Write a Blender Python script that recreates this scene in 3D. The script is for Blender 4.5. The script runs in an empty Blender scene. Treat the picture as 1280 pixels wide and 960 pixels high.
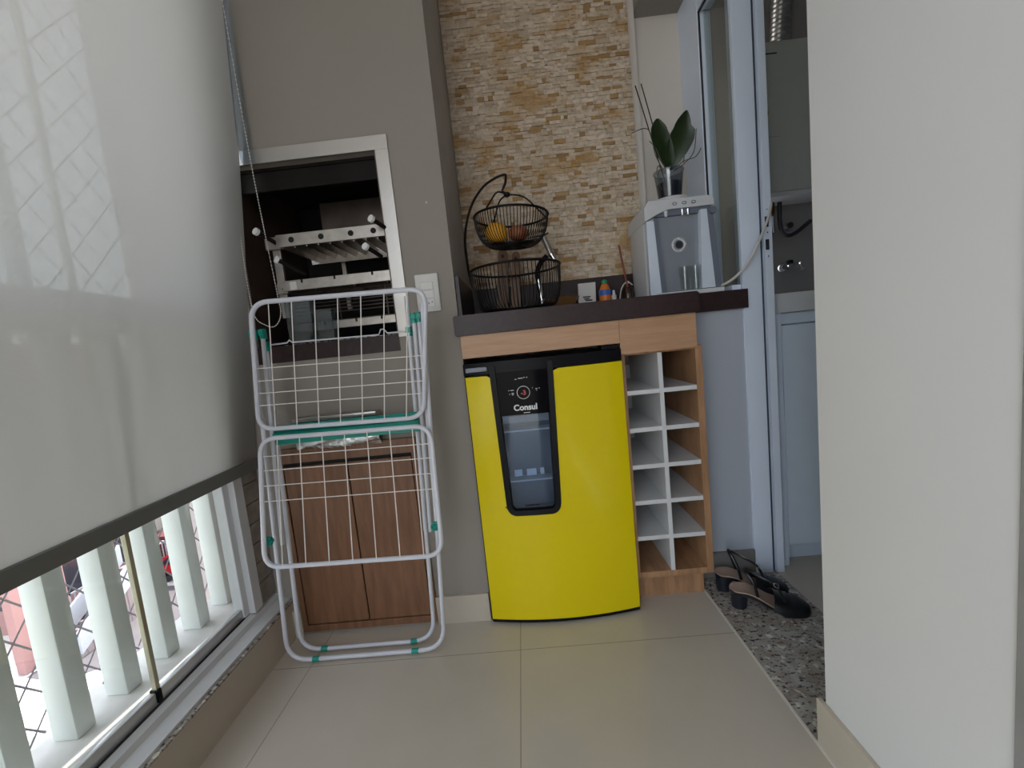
import bpy, bmesh, math, random
from mathutils import Vector, Matrix, noise
random.seed(7)
S = bpy.context.scene
COL = S.collection
V = Vector
PI = math.pi

# ------------------------------------------------------------------ materials
def newmat(name):
    m = bpy.data.materials.new(name); m.use_nodes = True
    nt = m.node_tree; b = nt.nodes['Principled BSDF']
    return m, nt, b
def setp(b, **k):
    names = {'rough': 'Roughness', 'metal': 'Metallic', 'spec': 'Specular IOR Level', 'trans': 'Transmission Weight',
             'coat': 'Coat Weight', 'ior': 'IOR', 'alpha': 'Alpha', 'coatr': 'Coat Roughness'}
    for a, v in k.items(): b.inputs[names[a]].default_value = v
def coords(nt, scale=(1, 1, 1), rot=(0, 0, 0)):
    g = nt.nodes.new('ShaderNodeNewGeometry'); mp = nt.nodes.new('ShaderNodeMapping')
    mp.inputs['Scale'].default_value = scale; mp.inputs['Rotation'].default_value = rot
    nt.links.new(g.outputs['Position'], mp.inputs['Vector'])
    return mp.outputs['Vector']
def noise_tex(nt, vec, scale, detail=4, rough=.55):
    n = nt.nodes.new('ShaderNodeTexNoise'); n.inputs['Scale'].default_value = scale
    n.inputs['Detail'].default_value = detail; n.inputs['Roughness'].default_value = rough
    nt.links.new(vec, n.inputs['Vector']); return n.outputs['Fac']
def ramp(nt, fac, stops):
    r = nt.nodes.new('ShaderNodeValToRGB'); e = r.color_ramp.elements
    while len(e) < len(stops): e.new(.5)
    for el, (p, c) in zip(e, stops): el.position = p; el.color = (*c, 1)
    nt.links.new(fac, r.inputs['Fac']); return r.outputs['Color']
def bump(nt, b, fac, strength=.2, dist=.002):
    bp = nt.nodes.new('ShaderNodeBump'); bp.inputs['Strength'].default_value = strength; bp.inputs['Distance'].default_value = dist
    nt.links.new(fac, bp.inputs['Height']); nt.links.new(bp.outputs['Normal'], b.inputs['Normal'])
def mixc(nt, fac, a, b_, mode='MIX'):
    m = nt.nodes.new('ShaderNodeMix'); m.data_type = 'RGBA'; m.blend_type = mode
    for sock, v in ((m.inputs[0], fac), (m.inputs[6], a), (m.inputs[7], b_)):
        if hasattr(v, 'links') or hasattr(v, 'is_output'): nt.links.new(v, sock)
        elif isinstance(v, (int, float)): sock.default_value = v
        else: sock.default_value = (*v, 1)
    return m.outputs[2]
def math_n(nt, op, a, b_=0.0):
    m = nt.nodes.new('ShaderNodeMath'); m.operation = op
    for i, v in enumerate((a, b_)):
        if isinstance(v, (int, float)): m.inputs[i].default_value = v
        else: nt.links.new(v, m.inputs[i])
    return m.outputs[0]
def plain(name, col, rough=.5, var=.06, scale=12, bmp=0, **k):
    """painted / plastic surface with a faint procedural variation"""
    m, nt, b = newmat(name)
    f = noise_tex(nt, coords(nt), scale)
    lo = tuple(max(0, c*(1-var)) for c in col); hi = tuple(min(1, c*(1+var)) for c in col)
    nt.links.new(ramp(nt, f, [(.3, lo), (.7, hi)]), b.inputs['Base Color'])
    setp(b, rough=rough, **k)
    if bmp: bump(nt, b, noise_tex(nt, coords(nt), scale*12), bmp)
    return m
def wood(name, dark, light, stretch=(3, 3, 40), rough=.45):
    m, nt, b = newmat(name)
    v = coords(nt, stretch)
    f = noise_tex(nt, v, 1.6, 8, .65)
    f2 = noise_tex(nt, coords(nt, tuple(s*4 for s in stretch)), 2.0, 3)
    c1 = ramp(nt, f, [(.3, dark), (.62, light)])
    c = mixc(nt, math_n(nt, 'MULTIPLY', f2, .35), c1, tuple(x*.6 for x in dark))
    nt.links.new(c, b.inputs['Base Color']); setp(b, rough=rough); bump(nt, b, f2, .08, .001)
    return m
def granite(name, base=((.27, .225, .195), (.42, .40, .36)), speck=.435):
    m, nt, b = newmat(name)
    v = coords(nt)
    c1 = ramp(nt, noise_tex(nt, v, 26, 5), [(.35, base[0]), (.65, base[1])])
    f2 = noise_tex(nt, coords(nt, (1, 1.6, 1)), 75, 3, .6)
    c2 = mixc(nt, ramp(nt, f2, [(speck-.05, (1, 1, 1)), (speck+.02, (0, 0, 0))]), c1, (.035, .03, .028))
    f3 = noise_tex(nt, coords(nt, (1, 1, 1), (0, 0, 1)), 48, 2, .5)
    c3 = mixc(nt, ramp(nt, f3, [(.60, (0, 0, 0)), (.66, (1, 1, 1))]), c2, (.62, .58, .50))
    nt.links.new(c3, b.inputs['Base Color']); setp(b, rough=.25)
    return m
def tiles_mat():
    m, nt, b = newmat('polished_porcelain')
    g = nt.nodes.new('ShaderNodeNewGeometry'); sp = nt.nodes.new('ShaderNodeSeparateXYZ')
    nt.links.new(g.outputs['Position'], sp.inputs[0])
    def line(out, off):
        q = math_n(nt, 'DIVIDE', math_n(nt, 'SUBTRACT', out, off), .614)
        fr = math_n(nt, 'FRACT', math_n(nt, 'ADD', q, 100.5))
        d = math_n(nt, 'ABSOLUTE', math_n(nt, 'SUBTRACT', fr, .5))
        return math_n(nt, 'LESS_THAN', d, .0017)
    gl = math_n(nt, 'MAXIMUM', line(sp.outputs[0], -.087), line(sp.outputs[1], 1.113))
    base = ramp(nt, noise_tex(nt, coords(nt), 2.2, 6), [(.3, (.50, .45, .385)), (.7, (.58, .525, .45))])
    nt.links.new(mixc(nt, gl, base, (.23, .20, .165)), b.inputs['Base Color'])
    nt.links.new(math_n(nt, 'ADD', math_n(nt, 'MULTIPLY', gl, .5), .16), b.inputs['Roughness'])
    return m
def stone_mat():
    m, nt, b = newmat('split_face_travertine')
    g = nt.nodes.new('ShaderNodeNewGeometry')
    rnd = g.outputs['Random Per Island']
    c1 = ramp(nt, rnd, [(0, (.48, .38, .28)), (.25, (.62, .51, .39)), (.6, (.72, .61, .50)), (.85, (.58, .47, .35)), (.93, (.42, .26, .11)), (1, (.30, .17, .07))])
    patch = noise_tex(nt, coords(nt, (1, 1, 1.6)), 5.5, 4, .6)
    c2 = mixc(nt, ramp(nt, patch, [(.52, (0, 0, 0)), (.66, (.75, .75, .75))]), c1, (.46, .26, .075))
    fine = noise_tex(nt, coords(nt, (1, 1, 1.5)), 60, 4)
    c3 = mixc(nt, ramp(nt, fine, [(.3, (.55, .55, .55)), (.55, (0, 0, 0))]), c2, (.28, .19, .11))
    nt.links.new(c3, b.inputs['Base Color']); setp(b, rough=.85); bump(nt, b, fine, .7, .006)
    return m
def glassy(name, tint=(1, 1, 1), refl=.06, rough=.02):
    """thin clear pane: see-through with a weak mirror reflection growing at grazing angles"""
    m = bpy.data.materials.new(name); m.use_nodes = True; nt = m.node_tree; nt.nodes.clear()
    out = nt.nodes.new('ShaderNodeOutputMaterial'); mx = nt.nodes.new('ShaderNodeMixShader')
    t = nt.nodes.new('ShaderNodeBsdfTransparent'); t.inputs[0].default_value = (*tint, 1)
    gl = nt.nodes.new('ShaderNodeBsdfGlossy'); gl.inputs['Roughness'].default_value = rough
    lw = nt.nodes.new('ShaderNodeLayerWeight'); lw.inputs['Blend'].default_value = .35
    f = math_n(nt, 'ADD', math_n(nt, 'MULTIPLY', math_n(nt, 'POWER', lw.outputs['Facing'], 3), .5), refl)
    nt.links.new(f, mx.inputs[0]); nt.links.new(t.outputs[0], mx.inputs[1]); nt.links.new(gl.outputs[0], mx.inputs[2])
    nt.links.new(mx.outputs[0], out.inputs[0]); return m
def screen_mat():
    """woven solar-screen fabric: thin, partly see-through"""
    m = bpy.data.materials.new('solar_screen_fabric'); m.use_nodes = True; nt = m.node_tree; nt.nodes.clear()
    out = nt.nodes.new('ShaderNodeOutputMaterial')
    d = nt.nodes.new('ShaderNodeBsdfDiffuse'); tl = nt.nodes.new('ShaderNodeBsdfTranslucent'); tr = nt.nodes.new('ShaderNodeBsdfTransparent')
    w = nt.nodes.new('ShaderNodeTexWave'); w.bands_direction = 'Z'; w.inputs['Scale'].default_value = 160
    nt.links.new(coords(nt), w.inputs['Vector'])
    c = ramp(nt, w.outputs['Fac'], [(0, (.425, .41, .385)), (1, (.46, .445, .42))])
    nt.links.new(c, d.inputs[0]); nt.links.new(c, tl.inputs[0])
    m1 = nt.nodes.new('ShaderNodeMixShader'); m1.inputs[0].default_value = BL_TL
    m2 = nt.nodes.new('ShaderNodeMixShader'); m2.inputs[0].default_value = BL_TR
    nt.links.new(d.outputs[0], m1.inputs[1]); nt.links.new(tl.outputs[0], m1.inputs[2])
    nt.links.new(m1.outputs[0], m2.inputs[1]); nt.links.new(tr.outputs[0], m2.inputs[2])
    nt.links.new(m2.outputs[0], out.inputs[0]); return m
def emis(name, col, s):
    m, nt, b = newmat(name); b.inputs['Base Color'].default_value = (*col, 1)
    b.inputs['Emission Color'].default_value = (*col, 1); b.inputs['Emission Strength'].default_value = s; return m
BL_TL, BL_TR = .44, .022
M = dict(
    grey=plain('warm_grey_paint', (.28, .25, .22), .8, .02, 3, .05),
    greydk=plain('warm_grey_paint_window_side', (.30, .27, .24), .7, .03, 6),
    white=plain('off_white_paint', (.66, .65, .645), .8, .02, 2, .05),
    cream=plain('cream_paint', (.66, .61, .56), .8, .02, 3, .05),
    pony=plain('pale_grey_paint', (.44, .47, .53), .7, .02, 3),
    ceil=plain('ceiling_paint', (.62, .61, .59), .9, .02, 3),
    lau=plain('laundry_grey_tile', (.30, .29, .28), .45, .04, 8),
    tile=tiles_mat(), stone=stone_mat(),
    skirt=plain('beige_skirting', (.50, .44, .36), .3, .04, 8),
    granite=granite('speckled_granite'),
    dgran=plain('dark_brown_quartz', (.038, .022, .023), .35, .2, 60, spec=.3),
    alu=plain('white_aluminium', (.60, .61, .62), .35, .02, 5),
    aluj=plain('white_door_aluminium', (.76, .84, .98), .4, .02, 5),
    alur=plain('rail_aluminium', (.60, .61, .62), .3, .03, 5, metal=.5),
    conc=plain('painted_concrete', (.70, .74, .71), .7, .05, 9),
    conk=plain('worn_white_kerb', (.62, .60, .57), .7, .1, 14),
    gasket=plain('black_gasket', (.012, .013, .018), .6),
    wood=wood('oak_veneer', (.26, .135, .065), (.50, .28, .15), (26, 6, 3)),
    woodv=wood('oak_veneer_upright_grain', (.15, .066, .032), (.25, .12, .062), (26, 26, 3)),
    woodf=wood('oak_fascia', (.42, .235, .13), (.56, .34, .20), (2.5, 6, 30)),
    melam=plain('white_melamine', (.62, .63, .64), .4, .02),
    yellow=plain('glossy_yellow_enamel', (.72, .575, .003), .22, .01, 2, coat=.1, coatr=.06, spec=.3),
    black=plain('black_plastic', (.006, .006, .008), .33, spec=.12),
    blackg=plain('black_gloss_panel', (.003, .003, .005), .12, spec=.06),
    dgrey=plain('dark_grey_plastic', (.03, .034, .04), .3),
    inner=plain('fridge_liner', (.095, .125, .155), .4, .03),
    innerl=plain('fridge_shelf_edge', (.5, .53, .55), .3),
    glass=glassy('clear_glass', (.97, .985, .975), .04),
    glassd=glassy('laundry_glass', (.80, .82, .80), .05),
    glassf=glassy('fridge_glass', (.75, .82, .9), .035, .04),
    clear=glassy('clear_plastic', (.80, .84, .86), .10, .15),
    print=plain('white_print', (.75, .75, .75), .6), red=emis('red_display', (.35, .05, .04), .10),
    wtube=plain('white_epoxy_tube', (.60, .61, .67), .3, .03), wwire=plain('white_wire', (.78, .74, .70), .35, .03),
    teal=plain('teal_plastic', (.0, .27, .21), .35, .05),
    steel=plain('brushed_steel', (.40, .365, .33), .32, .15, 30, metal=1),
    steelf=plain('pale_steel_frame', (.45, .42, .39), .32, .04, 10, metal=.75),
    steeld=plain('smoked_steel', (.085, .065, .055), .42, .25, 9, metal=.85),
    chrome=plain('chrome', (.75, .76, .78), .08, .02, metal=1),
lining=plain('brown_smoked_lining', (.075, .050, .040), .38, .45, 7, metal=.25), soot=plain('sooty_steel', (.012, .010, .009), .6, .3, 9, spec=.15), gapb=plain('gap_shade_black', (.006, .006, .006), .8),
    foil=plain('crinkled_foil', (.80, .80, .80), .22, .05, 40, 0, metal=1),
    plate=plain('switch_plate', (.62, .605, .58), .35, .01), slot=plain('socket_hole', (.01, .01, .01), .7),
    blind=screen_mat(), bar=plain('grey_bottom_bar', (.14, .145, .135), .5, .04), bead=plain('white_beads', (.72, .70, .64), .4, .02),
    strip=glassy('pale_side_strip', (.78, .83, .88), .12, .3),
    brass=plain('champagne_profile', (.52, .50, .36), .25, .05, metal=.6),
    net=plain('net_cord', (.17, .15, .17), .8),
    bwire=plain('black_wire', (.008, .006, .006), .45, spec=.2),
    orange=plain('orange_yellow_peel', (.75, .36, .03), .5, .12, 60, .2), onion=plain('reddish_brown_skin', (.30, .10, .045), .45, .2, 50),
    board=wood('cutting_board', (.13, .06, .025), (.24, .12, .05), (20, 6, 3)), bowl=wood('bamboo_bowl', (.22, .10, .03), (.42, .22, .08), (6, 6, 60)),
    card=plain('white_card', (.62, .60, .58), .6), ink=plain('dark_ink', (.03, .03, .035), .6),
    obot=plain('orange_bottle', (.72, .17, .02), .35), blue=plain('blue_label', (.04, .13, .40), .4), green=plain('green_cap', (.02, .25, .10), .4),
    reed=plain('reddish_stick', (.22, .05, .03), .6), amber=plain('dark_amber_glass', (.03, .012, .006), .12),
    purw=plain('appliance_white', (.64, .65, .67), .3, .02), purb=plain('appliance_pale_blue_plastic', (.66, .72, .82), .25, .03),
    purg=plain('appliance_grey_plastic', (.16, .18, .23), .3, .03), purp=plain('appliance_grey_panel', (.25, .27, .31), .22, .03),
    leaf=plain('dark_green_leaf', (.016, .032, .009), .35, .35, 22, .1), stake=plain('dark_stake', (.025, .017, .014), .6),
    root=plain('grey_green_root', (.10, .09, .07), .7, .2), bark=plain('bark_mix', (.05, .045, .05), .9, .5, 60, .5), pot=glassy('clear_pot', (.70, .74, .80), .10, .1),
    shoe=plain('black_leather', (.008, .008, .010), .28, .3, 30), insole=plain('beige_insole', (.46, .33, .26), .7, .08),
    shoe2=plain('navy_black_heel', (.012, .014, .022), .4, .2), cable=plain('pale_hose', (.62, .60, .56), .4),
    heater=plain('heater_enamel', (.52, .54, .49), .4, .03), duct=plain('crinkled_aluminium_duct', (.45, .44, .42), .3, .1, 30, metal=.9),
    rust=plain('copper_fitting', (.12, .055, .03), .45, .2, metal=.5), pipe=plain('dark_hose', (.03, .03, .035), .5), pipeg=plain('grey_braided_hose', (.22, .22, .23), .4, metal=.4),
    lcab=plain('laundry_cabinet_white', (.68, .77, .90), .4, .02), ltub=plain('laundry_tub_white', (.60, .62, .64), .3, .02),
    tag=plain('orange_tag', (.45, .22, .08), .6),
    # outdoors
    sunc=plain('pale_concrete_yard', (.58, .56, .54), .9, .08, .6), asph=plain('grey_paving', (.105, .095, .105), .9, .1, .7),
    pink=plain('pink_render', (.30, .165, .165), .9, .05, .5), cwall=plain('cream_render', (.30, .29, .27), .9, .06, .5),
    pier=plain('pale_pink_pier', (.42, .36, .36), .8), bwin=plain('dark_window', (.03, .035, .05), .2), rail=plain('white_railing', (.34, .36, .40), .5), slab=plain('balcony_slab', (.22, .18, .185), .8),
    car=plain('red_car_paint', (.42, .006, .01), .2), carg=plain('car_glass', (.02, .02, .03), .1), tyre=plain('tyre', (.02, .02, .02), .8),
    tree=plain('tree_foliage', (.022, .04, .014), .8, .5, 1.2, .5), trunk=plain('tree_trunk', (.09, .06, .04), .9), awn=plain('dark_red_roof', (.12, .03, .03), .8, .1, 2),
    bluec=plain('blue_tarpaulin', (.03, .10, .26), .6, .1, 2),
)

# ------------------------------------------------------------------ object helpers
ORG = {}
def empty(name, loc, label, cat, group=None):
    o = bpy.data.objects.new(name, None); COL.objects.link(o); o.location = loc
    o['label'] = label; o['category'] = cat
    if group: o['group'] = group
    ORG[o.name] = V(loc); o.empty_display_size = .05
    return o
def build(name, bm, mat, parent=None, smooth=False, label=None, cat=None, group=None, kind=None, sharp=35):
    """vertices are in world metres; the object's origin goes to its thing's base"""
    if parent is not None: org = ORG[parent.name]
    else:
        xs = [v.co for v in bm.verts]
        lo = [min(c[i] for c in xs) for i in range(3)]; hi = [max(c[i] for c in xs) for i in range(3)]
        org = V(((lo[0]+hi[0])/2, (lo[1]+hi[1])/2, lo[2]))
    bmesh.ops.recalc_face_normals(bm, faces=bm.faces)
    bmesh.ops.translate(bm, verts=bm.verts, vec=-org)
    me = bpy.data.meshes.new(name); bm.to_mesh(me); bm.free()
    mats = mat if isinstance(mat, (list, tuple)) else [mat]
    for m in mats: me.materials.append(m)
    if smooth:
        me.polygons.foreach_set('use_smooth', [True]*len(me.polygons))
        me.set_sharp_from_angle(angle=math.radians(sharp))
    o = bpy.data.objects.new(name, me); COL.objects.link(o)
    if parent is not None: o.parent = parent; ORG[o.name] = org
    else: o.location = org; ORG[o.name] = org
    if label: o['label'] = label
    if cat: o['category'] = cat
    if group: o['group'] = group
    if kind: o['kind'] = kind
    return o
def bx(bm, x0, x1, y0, y1, z0, z1, bev=0, mi=0):
    r = bmesh.ops.create_cube(bm, size=1)
    vs = r['verts']
    for v in vs:
        v.co = V((x0+(v.co.x+.5)*(x1-x0), y0+(v.co.y+.5)*(y1-y0), z0+(v.co.z+.5)*(z1-z0)))
    fs = set(f for v in vs for f in v.link_faces)
    if bev > 0:
        es = list(set(e for v in vs for e in v.link_edges))
        rb = bmesh.ops.bevel(bm, geom=es, offset=bev, segments=2, profile=.5, affect='EDGES')
        fs = set(rb['faces']) | set(f for f in fs if f.is_valid)
    for f in fs:
        if f.is_valid: f.material_index = mi
    return vs
def B(*a, **k):
    bm = bmesh.new(); bx(bm, *a, **k); return bm
def struct(name, bm, mat, **k): return build(name, bm, mat, kind='structure', **k)
def frames(pts, closed):
    n = len(pts); T = []
    for i in range(n):
        a = pts[(i-1) % n] if closed or i > 0 else pts[i]
        b = pts[(i+1) % n] if closed or i < n-1 else pts[i]
        t = (b-a); T.append(t.normalized() if t.length > 1e-9 else V((0, 0, 1)))
    ref = V((0, 0, 1)) if abs(T[0].z) < .9 else V((1, 0, 0))
    u = (ref - T[0]*ref.dot(T[0])).normalized(); U = [u]
    for i in range(1, n):
        u = U[-1] - T[i]*U[-1].dot(T[i])
        U.append(u.normalized() if u.length > 1e-6 else U[-1])
    return T, U
def tube(bm, pts, r, n=8, closed=False, cap=True, sx=1, sy=1, mi=0):
    pts = [V(p) for p in pts]; T, U = frames(pts, closed); rings = []
    rs = r if isinstance(r, (list, tuple)) else [r]*len(pts)
    for p, t, u, rr in zip(pts, T, U, rs):
        w = t.cross(u)
        rings.append([bm.verts.new(p + u*math.cos(2*PI*k/n)*rr*sx + w*math.sin(2*PI*k/n)*rr*sy) for k in range(n)])
    m = len(rings)
    for i in range(m if closed else m-1):
        a, b = rings[i], rings[(i+1) % m]
        for k in range(n):
            f = bm.faces.new((a[k], a[(k+1) % n], b[(k+1) % n], b[k])); f.material_index = mi
    if cap and not closed:
        bm.faces.new(rings[0]).material_index = mi; bm.faces.new(rings[-1][::-1]).material_index = mi
    return rings
def T_(pts, r, **k):
    bm = bmesh.new(); tube(bm, pts, r, **k); return bm
def spline(ctrl, n=8, closed=False):
    P = [V(c) for c in ctrl]; out = []; m = len(P)
    rng = range(m) if closed else range(m-1)
    for i in rng:
        if closed: p0, p1, p2, p3 = P[(i-1) % m], P[i], P[(i+1) % m], P[(i+2) % m]
        else: p0, p1, p2, p3 = P[max(i-1, 0)], P[i], P[i+1], P[min(i+2, m-1)]
        for k in range(n):
            t = k/n
            out.append(.5*((2*p1)+(-p0+p2)*t+(2*p0-5*p1+4*p2-p3)*t*t+(-p0+3*p1-3*p2+p3)*t**3))
    if not closed: out.append(P[-1])
    return out
def round_path(corners, rad, seg=6, closed=True):
    """polyline with rounded corners"""
    P = [V(c) for c in corners]; out = []; n = len(P)
    for i, p in enumerate(P):
        if not closed and i in (0, n-1): out.append(p); continue
        a, b = (P[i-1]-p), (P[(i+1) % n]-p)
        ra = min(rad, a.length*.5, b.length*.5)
        s, e = p+a.normalized()*ra, p+b.normalized()*ra
        for k in range(seg+1):
            t = k/seg; out.append((1-t)**2*s+2*t*(1-t)*p+t*t*e)
    return out
def lathe(bm, prof, c, n=32, mi=0, axis=None):
    c = V(c); rings = []
    for r, z in prof:
        if r < 1e-6: rings.append([bm.verts.new(c+V((0, 0, z)))])
        else: rings.append([bm.verts.new(c+V((r*math.cos(2*PI*k/n), r*math.sin(2*PI*k/n), z))) for k in range(n)])
    new = [v for r in rings for v in r]
    for a, b in zip(rings, rings[1:]):
        for k in range(n):
            q = [a[k % len(a)], a[(k+1) % len(a)], b[(k+1) % len(b)], b[k % len(b)]]
            q = list(dict.fromkeys(q))
            if len(q) >= 3: bm.faces.new(q).material_index = mi
    if axis is not None:
        R = V((0, 0, 1)).rotation_difference(V(axis)).to_matrix()
        for v in new: v.co = c + R @ (v.co-c)
    return new
def LA(prof, c, **k):
    bm = bmesh.new(); lathe(bm, prof, c, **k); return bm
def prism(bm, poly, d0, d1, axis='y', mi=0):
    """extrude polygon; poly in the two other axes"""
    def mk(p, d):
        return {'y': V((p[0], d, p[1])), 'x': V((d, p[0], p[1])), 'z': V((p[0], p[1], d))}[axis]
    a = [bm.verts.new(mk(p, d0)) for p in poly]; b = [bm.verts.new(mk(p, d1)) for p in poly]
    bm.faces.new(a).material_index = mi; bm.faces.new(b[::-1]).material_index = mi
    n = len(poly)
    for i in range(n): bm.faces.new((a[i], b[i], b[(i+1) % n], a[(i+1) % n])).material_index = mi
def PR(poly, d0, d1, axis='y'):
    bm = bmesh.new(); prism(bm, poly, d0, d1, axis); return bm
def grid(bm, fn, nu, nv, mi=0):
    vs = [[bm.verts.new(fn(i/nu, j/nv)) for j in range(nv+1)] for i in range(nu+1)]
    for i in range(nu):
        for j in range(nv):
            bm.faces.new((vs[i][j], vs[i+1][j], vs[i+1][j+1], vs[i][j+1])).material_index = mi
    return vs
def solidify(bm, th):
    bmesh.ops.recalc_face_normals(bm, faces=bm.faces)
    bmesh.ops.solidify(bm, geom=list(bm.faces), thickness=th)
def copy_tree(o, parent=None):
    c = o.copy(); COL.objects.link(c)
    if parent is not None: c.parent = parent
    for ch in list(o.children): copy_tree(ch, c)
    return c
def text_bm(txt, size, origin, ydepth, shear=0):
    cu = bpy.data.curves.new('t', 'FONT'); cu.body = txt; cu.size = size; cu.extrude = .0004; cu.align_x = 'CENTER'; cu.offset = size*.03
    o = bpy.data.objects.new('t', cu); COL.objects.link(o)
    dg = bpy.context.evaluated_depsgraph_get(); me = bpy.data.meshes.new_from_object(o.evaluated_get(dg))
    bm = bmesh.new(); bm.from_mesh(me)
    bpy.data.objects.remove(o); bpy.data.curves.remove(cu); bpy.data.meshes.remove(me)
    for v in bm.verts: v.co = V((origin[0]+v.co.x, ydepth-v.co.z, origin[1]+v.co.y))
    return bm

# ------------------------------------------------------------------ room shell
W = 1.263      # front plane of the grey wall
ZC = 2.34      # ceiling
struct('floor', B(-.815, .522, -1.6, 1.70, -.06, 0), M['tile'])
struct('floor_laundry', B(.80, 2.0, .30, 2.0, -.06, 0), M['tile'])
struct('trim_1', B(.520, .526, -1.6, 1.386, -.06, .0015), M['cream'])
struct('threshold', B(.526, .80, .77, 1.50, -.06, .0), M['granite'])
# grey wall with barbecue opening
bm = bmesh.new()
bx(bm, -.90, -.184, W, 1.70, 1.463, ZC); bx(bm, -.90, -.80, W, 1.70, 0, 1.463); bx(bm, -.362, -.184, W, 1.70, 0, 1.463)
bx(bm, -.80, -.362, W, 1.70, 0, .885); bx(bm, -.1841, -.178, W, W+.003, 0, ZC)
struct('wall_back', bm, M['grey'])
struct('wall_niche_left', B(-.184, -.178, W+.003, 1.70, 0, ZC), plain('niche_side_lightened', (.44, .41, .38), .8))  # colour lightened to make up for weak light on this return
struct('corner_strip', B(.531, .60, .446, .457, 0, ZC, bev=.001), plain('grey_corner_strip', (.25, .24, .235), .5))  # dark grey strip covering the end face of the right wall
struct('wall_niche', B(-.178, .75, 1.70, 1.80, 0, ZC), M['cream'])
struct('wall_pony', B(.545, .728, 1.388, 1.70, 0, .91), M['pony'])
struct('wall_column', B(-.178, .531, 1.672, 1.70, .90, ZC), M['cream'])
bm = bmesh.new(); bx(bm, .535, .78, .458, .776, 0, ZC)
struct('wall_right', bm, M['white'])
struct('wall_far_right', B(.60, .78, -1.6, .458, 0, ZC), M['grey'])
struct('ceiling', B(-.95, 2.0, -1.6, 2.0, ZC, ZC+.08), M['ceil'])
struct('ceiling_niche', B(.531, .76, 1.55, 1.70, 2.02, ZC), M['grey'])
struct('wall_laundry_back', B(.76, 2.0, 1.90, 2.0, 0, ZC), M['lau'])
struct('wall_laundry_right', B(1.9, 2.0, .30, 1.90, 0, ZC), M['pony'])
struct('wall_laundry_front', B(.78, 1.9, .30, .36, 0, ZC), M['pony'])
# skirtings
struct('baseboard_back', B(-.362+.01, -.182, W-.010, W, 0, .091), M['skirt'])
struct('baseboard_right', B(.525, .535, .47, .789, 0, .101, bev=.001), M['skirt'])
struct('baseboard_pony', B(.545, .728, 1.379, 1.388, 0, .088), plain('grey_beige_skirting', (.20, .19, .18), .4))
# low kerb under the glazing, with granite cap
bm = bmesh.new(); bx(bm, -.90, -.815, -1.6, W, -.06, .119)
struct('wall_left', bm, M['skirt'])
struct('sill', B(-1.12, -.812, -1.6, W, .119, .1245), M['granite'])
struct('baseboard_left', B(-.815, -.79, 1.245, W, 0, .09), M['skirt'])
# aluminium bottom track of the glazing: stepped profile running along y
prof = [(-.823, .1245), (-.823, .131), (-.858, .136), (-.862, .150), (-.880, .155), (-.880, .1245)]
struct('window_track', PR([(p[0], p[1]) for p in prof], -1.6, W-.003, 'y'), M['alu'])
struct('window_groove', B(-.8835, -.8805, -1.6, 1.15, .1245, .159), M['gasket'])
struct('window_kerb', B(-1.12, -.915, -1.6, 1.262, .1245, .147, bev=.002), M['conk'])
# end pilaster in pale boards
bm = bmesh.new(); bx(bm, -.93, -.872, 1.185, W-.001, .157, ZC)
struct('wall_left_end', bm, M['greydk'])
bm = bmesh.new()
for k in range(14):
    z = .162+k*.062
    bx(bm, -.873, -.866, 1.187, W-.002, z, z+.059, bev=.001)
struct('wall_left_boards', bm, plain('grey_beige_boards', (.26, .22, .19), .35, .25, 22))
# window frame post
bm = bmesh.new(); bx(bm, -.90, -.862, 1.150, 1.187, .156, ZC, bev=.002); bx(bm, -.91, -.880, 1.128, 1.150, .156, ZC, bev=.002)
struct('window_post', bm, M['alu'])
# glass panes on the rail
for i, (a, b) in enumerate(((.845, 1.127), (.15, .838), (-.56, .143), (-1.27, -.567))):
    t = empty('glass_panel', (-.890, (a+b)/2, .16), ['frameless glass panel beside the white window post, right of the champagne edge profile',
        'frameless glass panel at the lower left, left of the champagne edge profile', 'frameless glass panel behind the blind, third from the post', 'frameless glass panel farthest from the post'][i],
        'glass panel', 'frameless glass panels standing on the window track')
    build('pane', B(-.893, -.887, a, b, .172, 2.18), M['glass'], t)
    build('bottom_rail', B(-.9, -.884, a, b, .160, .186, bev=.003), M['alur'], t, smooth=True)
    bm = bmesh.new(); bx(bm, -.8955, -.8845, a-.004, a+.006, .175, 2.18, bev=.001)
    build('edge_profile', bm, M['brass'], t, label='champagne coloured upright edge profile')
    build('end_cap', B(-.901, -.880, a-.006, a+.004, .158, .189, bev=.002), M['black'], t, label='small black end cap')
# balusters and handrail
ys = [1.262-.1125*i for i in range(0, 11)]
ORD = ['', 'second', 'third', 'fourth', 'fifth', 'sixth', 'seventh', 'eighth', 'ninth', 'tenth', 'eleventh']
for i, y in enumerate(ys):
    bm = bmesh.new(); bx(bm, -1.055, -1.0, y-.040, y, .147, 1.00, bev=.004)
    build('baluster', bm, M['conc'], None, smooth=True, label='white square baluster of the balcony railing, %s' % (
        'next to the window post' if i == 0 else '%s from the window post' % ORD[i]), cat='baluster', group='white balusters outside the glass')
build('handrail', B(-1.075, -.98, -1.2, 1.30, 1.0, 1.09, bev=.006), M['conc'], label='broad white handrail on the balusters, showing through the blind', cat='handrail')
# outside posts of the facade seen through the fabric
build('facade_post', B(-1.20, -.935, 1.31, 1.72, -.4, 2.6), M['pier'], label='broad facade pier at the end of the railing, showing through the right of the blind', cat='post')  # pier extended inward to keep the sun off kerb and sill
build('facade_post', B(-1.12, -1.095, .93, .955, 1.09, 2.6), M['conc'], label='thin upright above the handrail, showing faintly through the left of the blind', cat='post')
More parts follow.
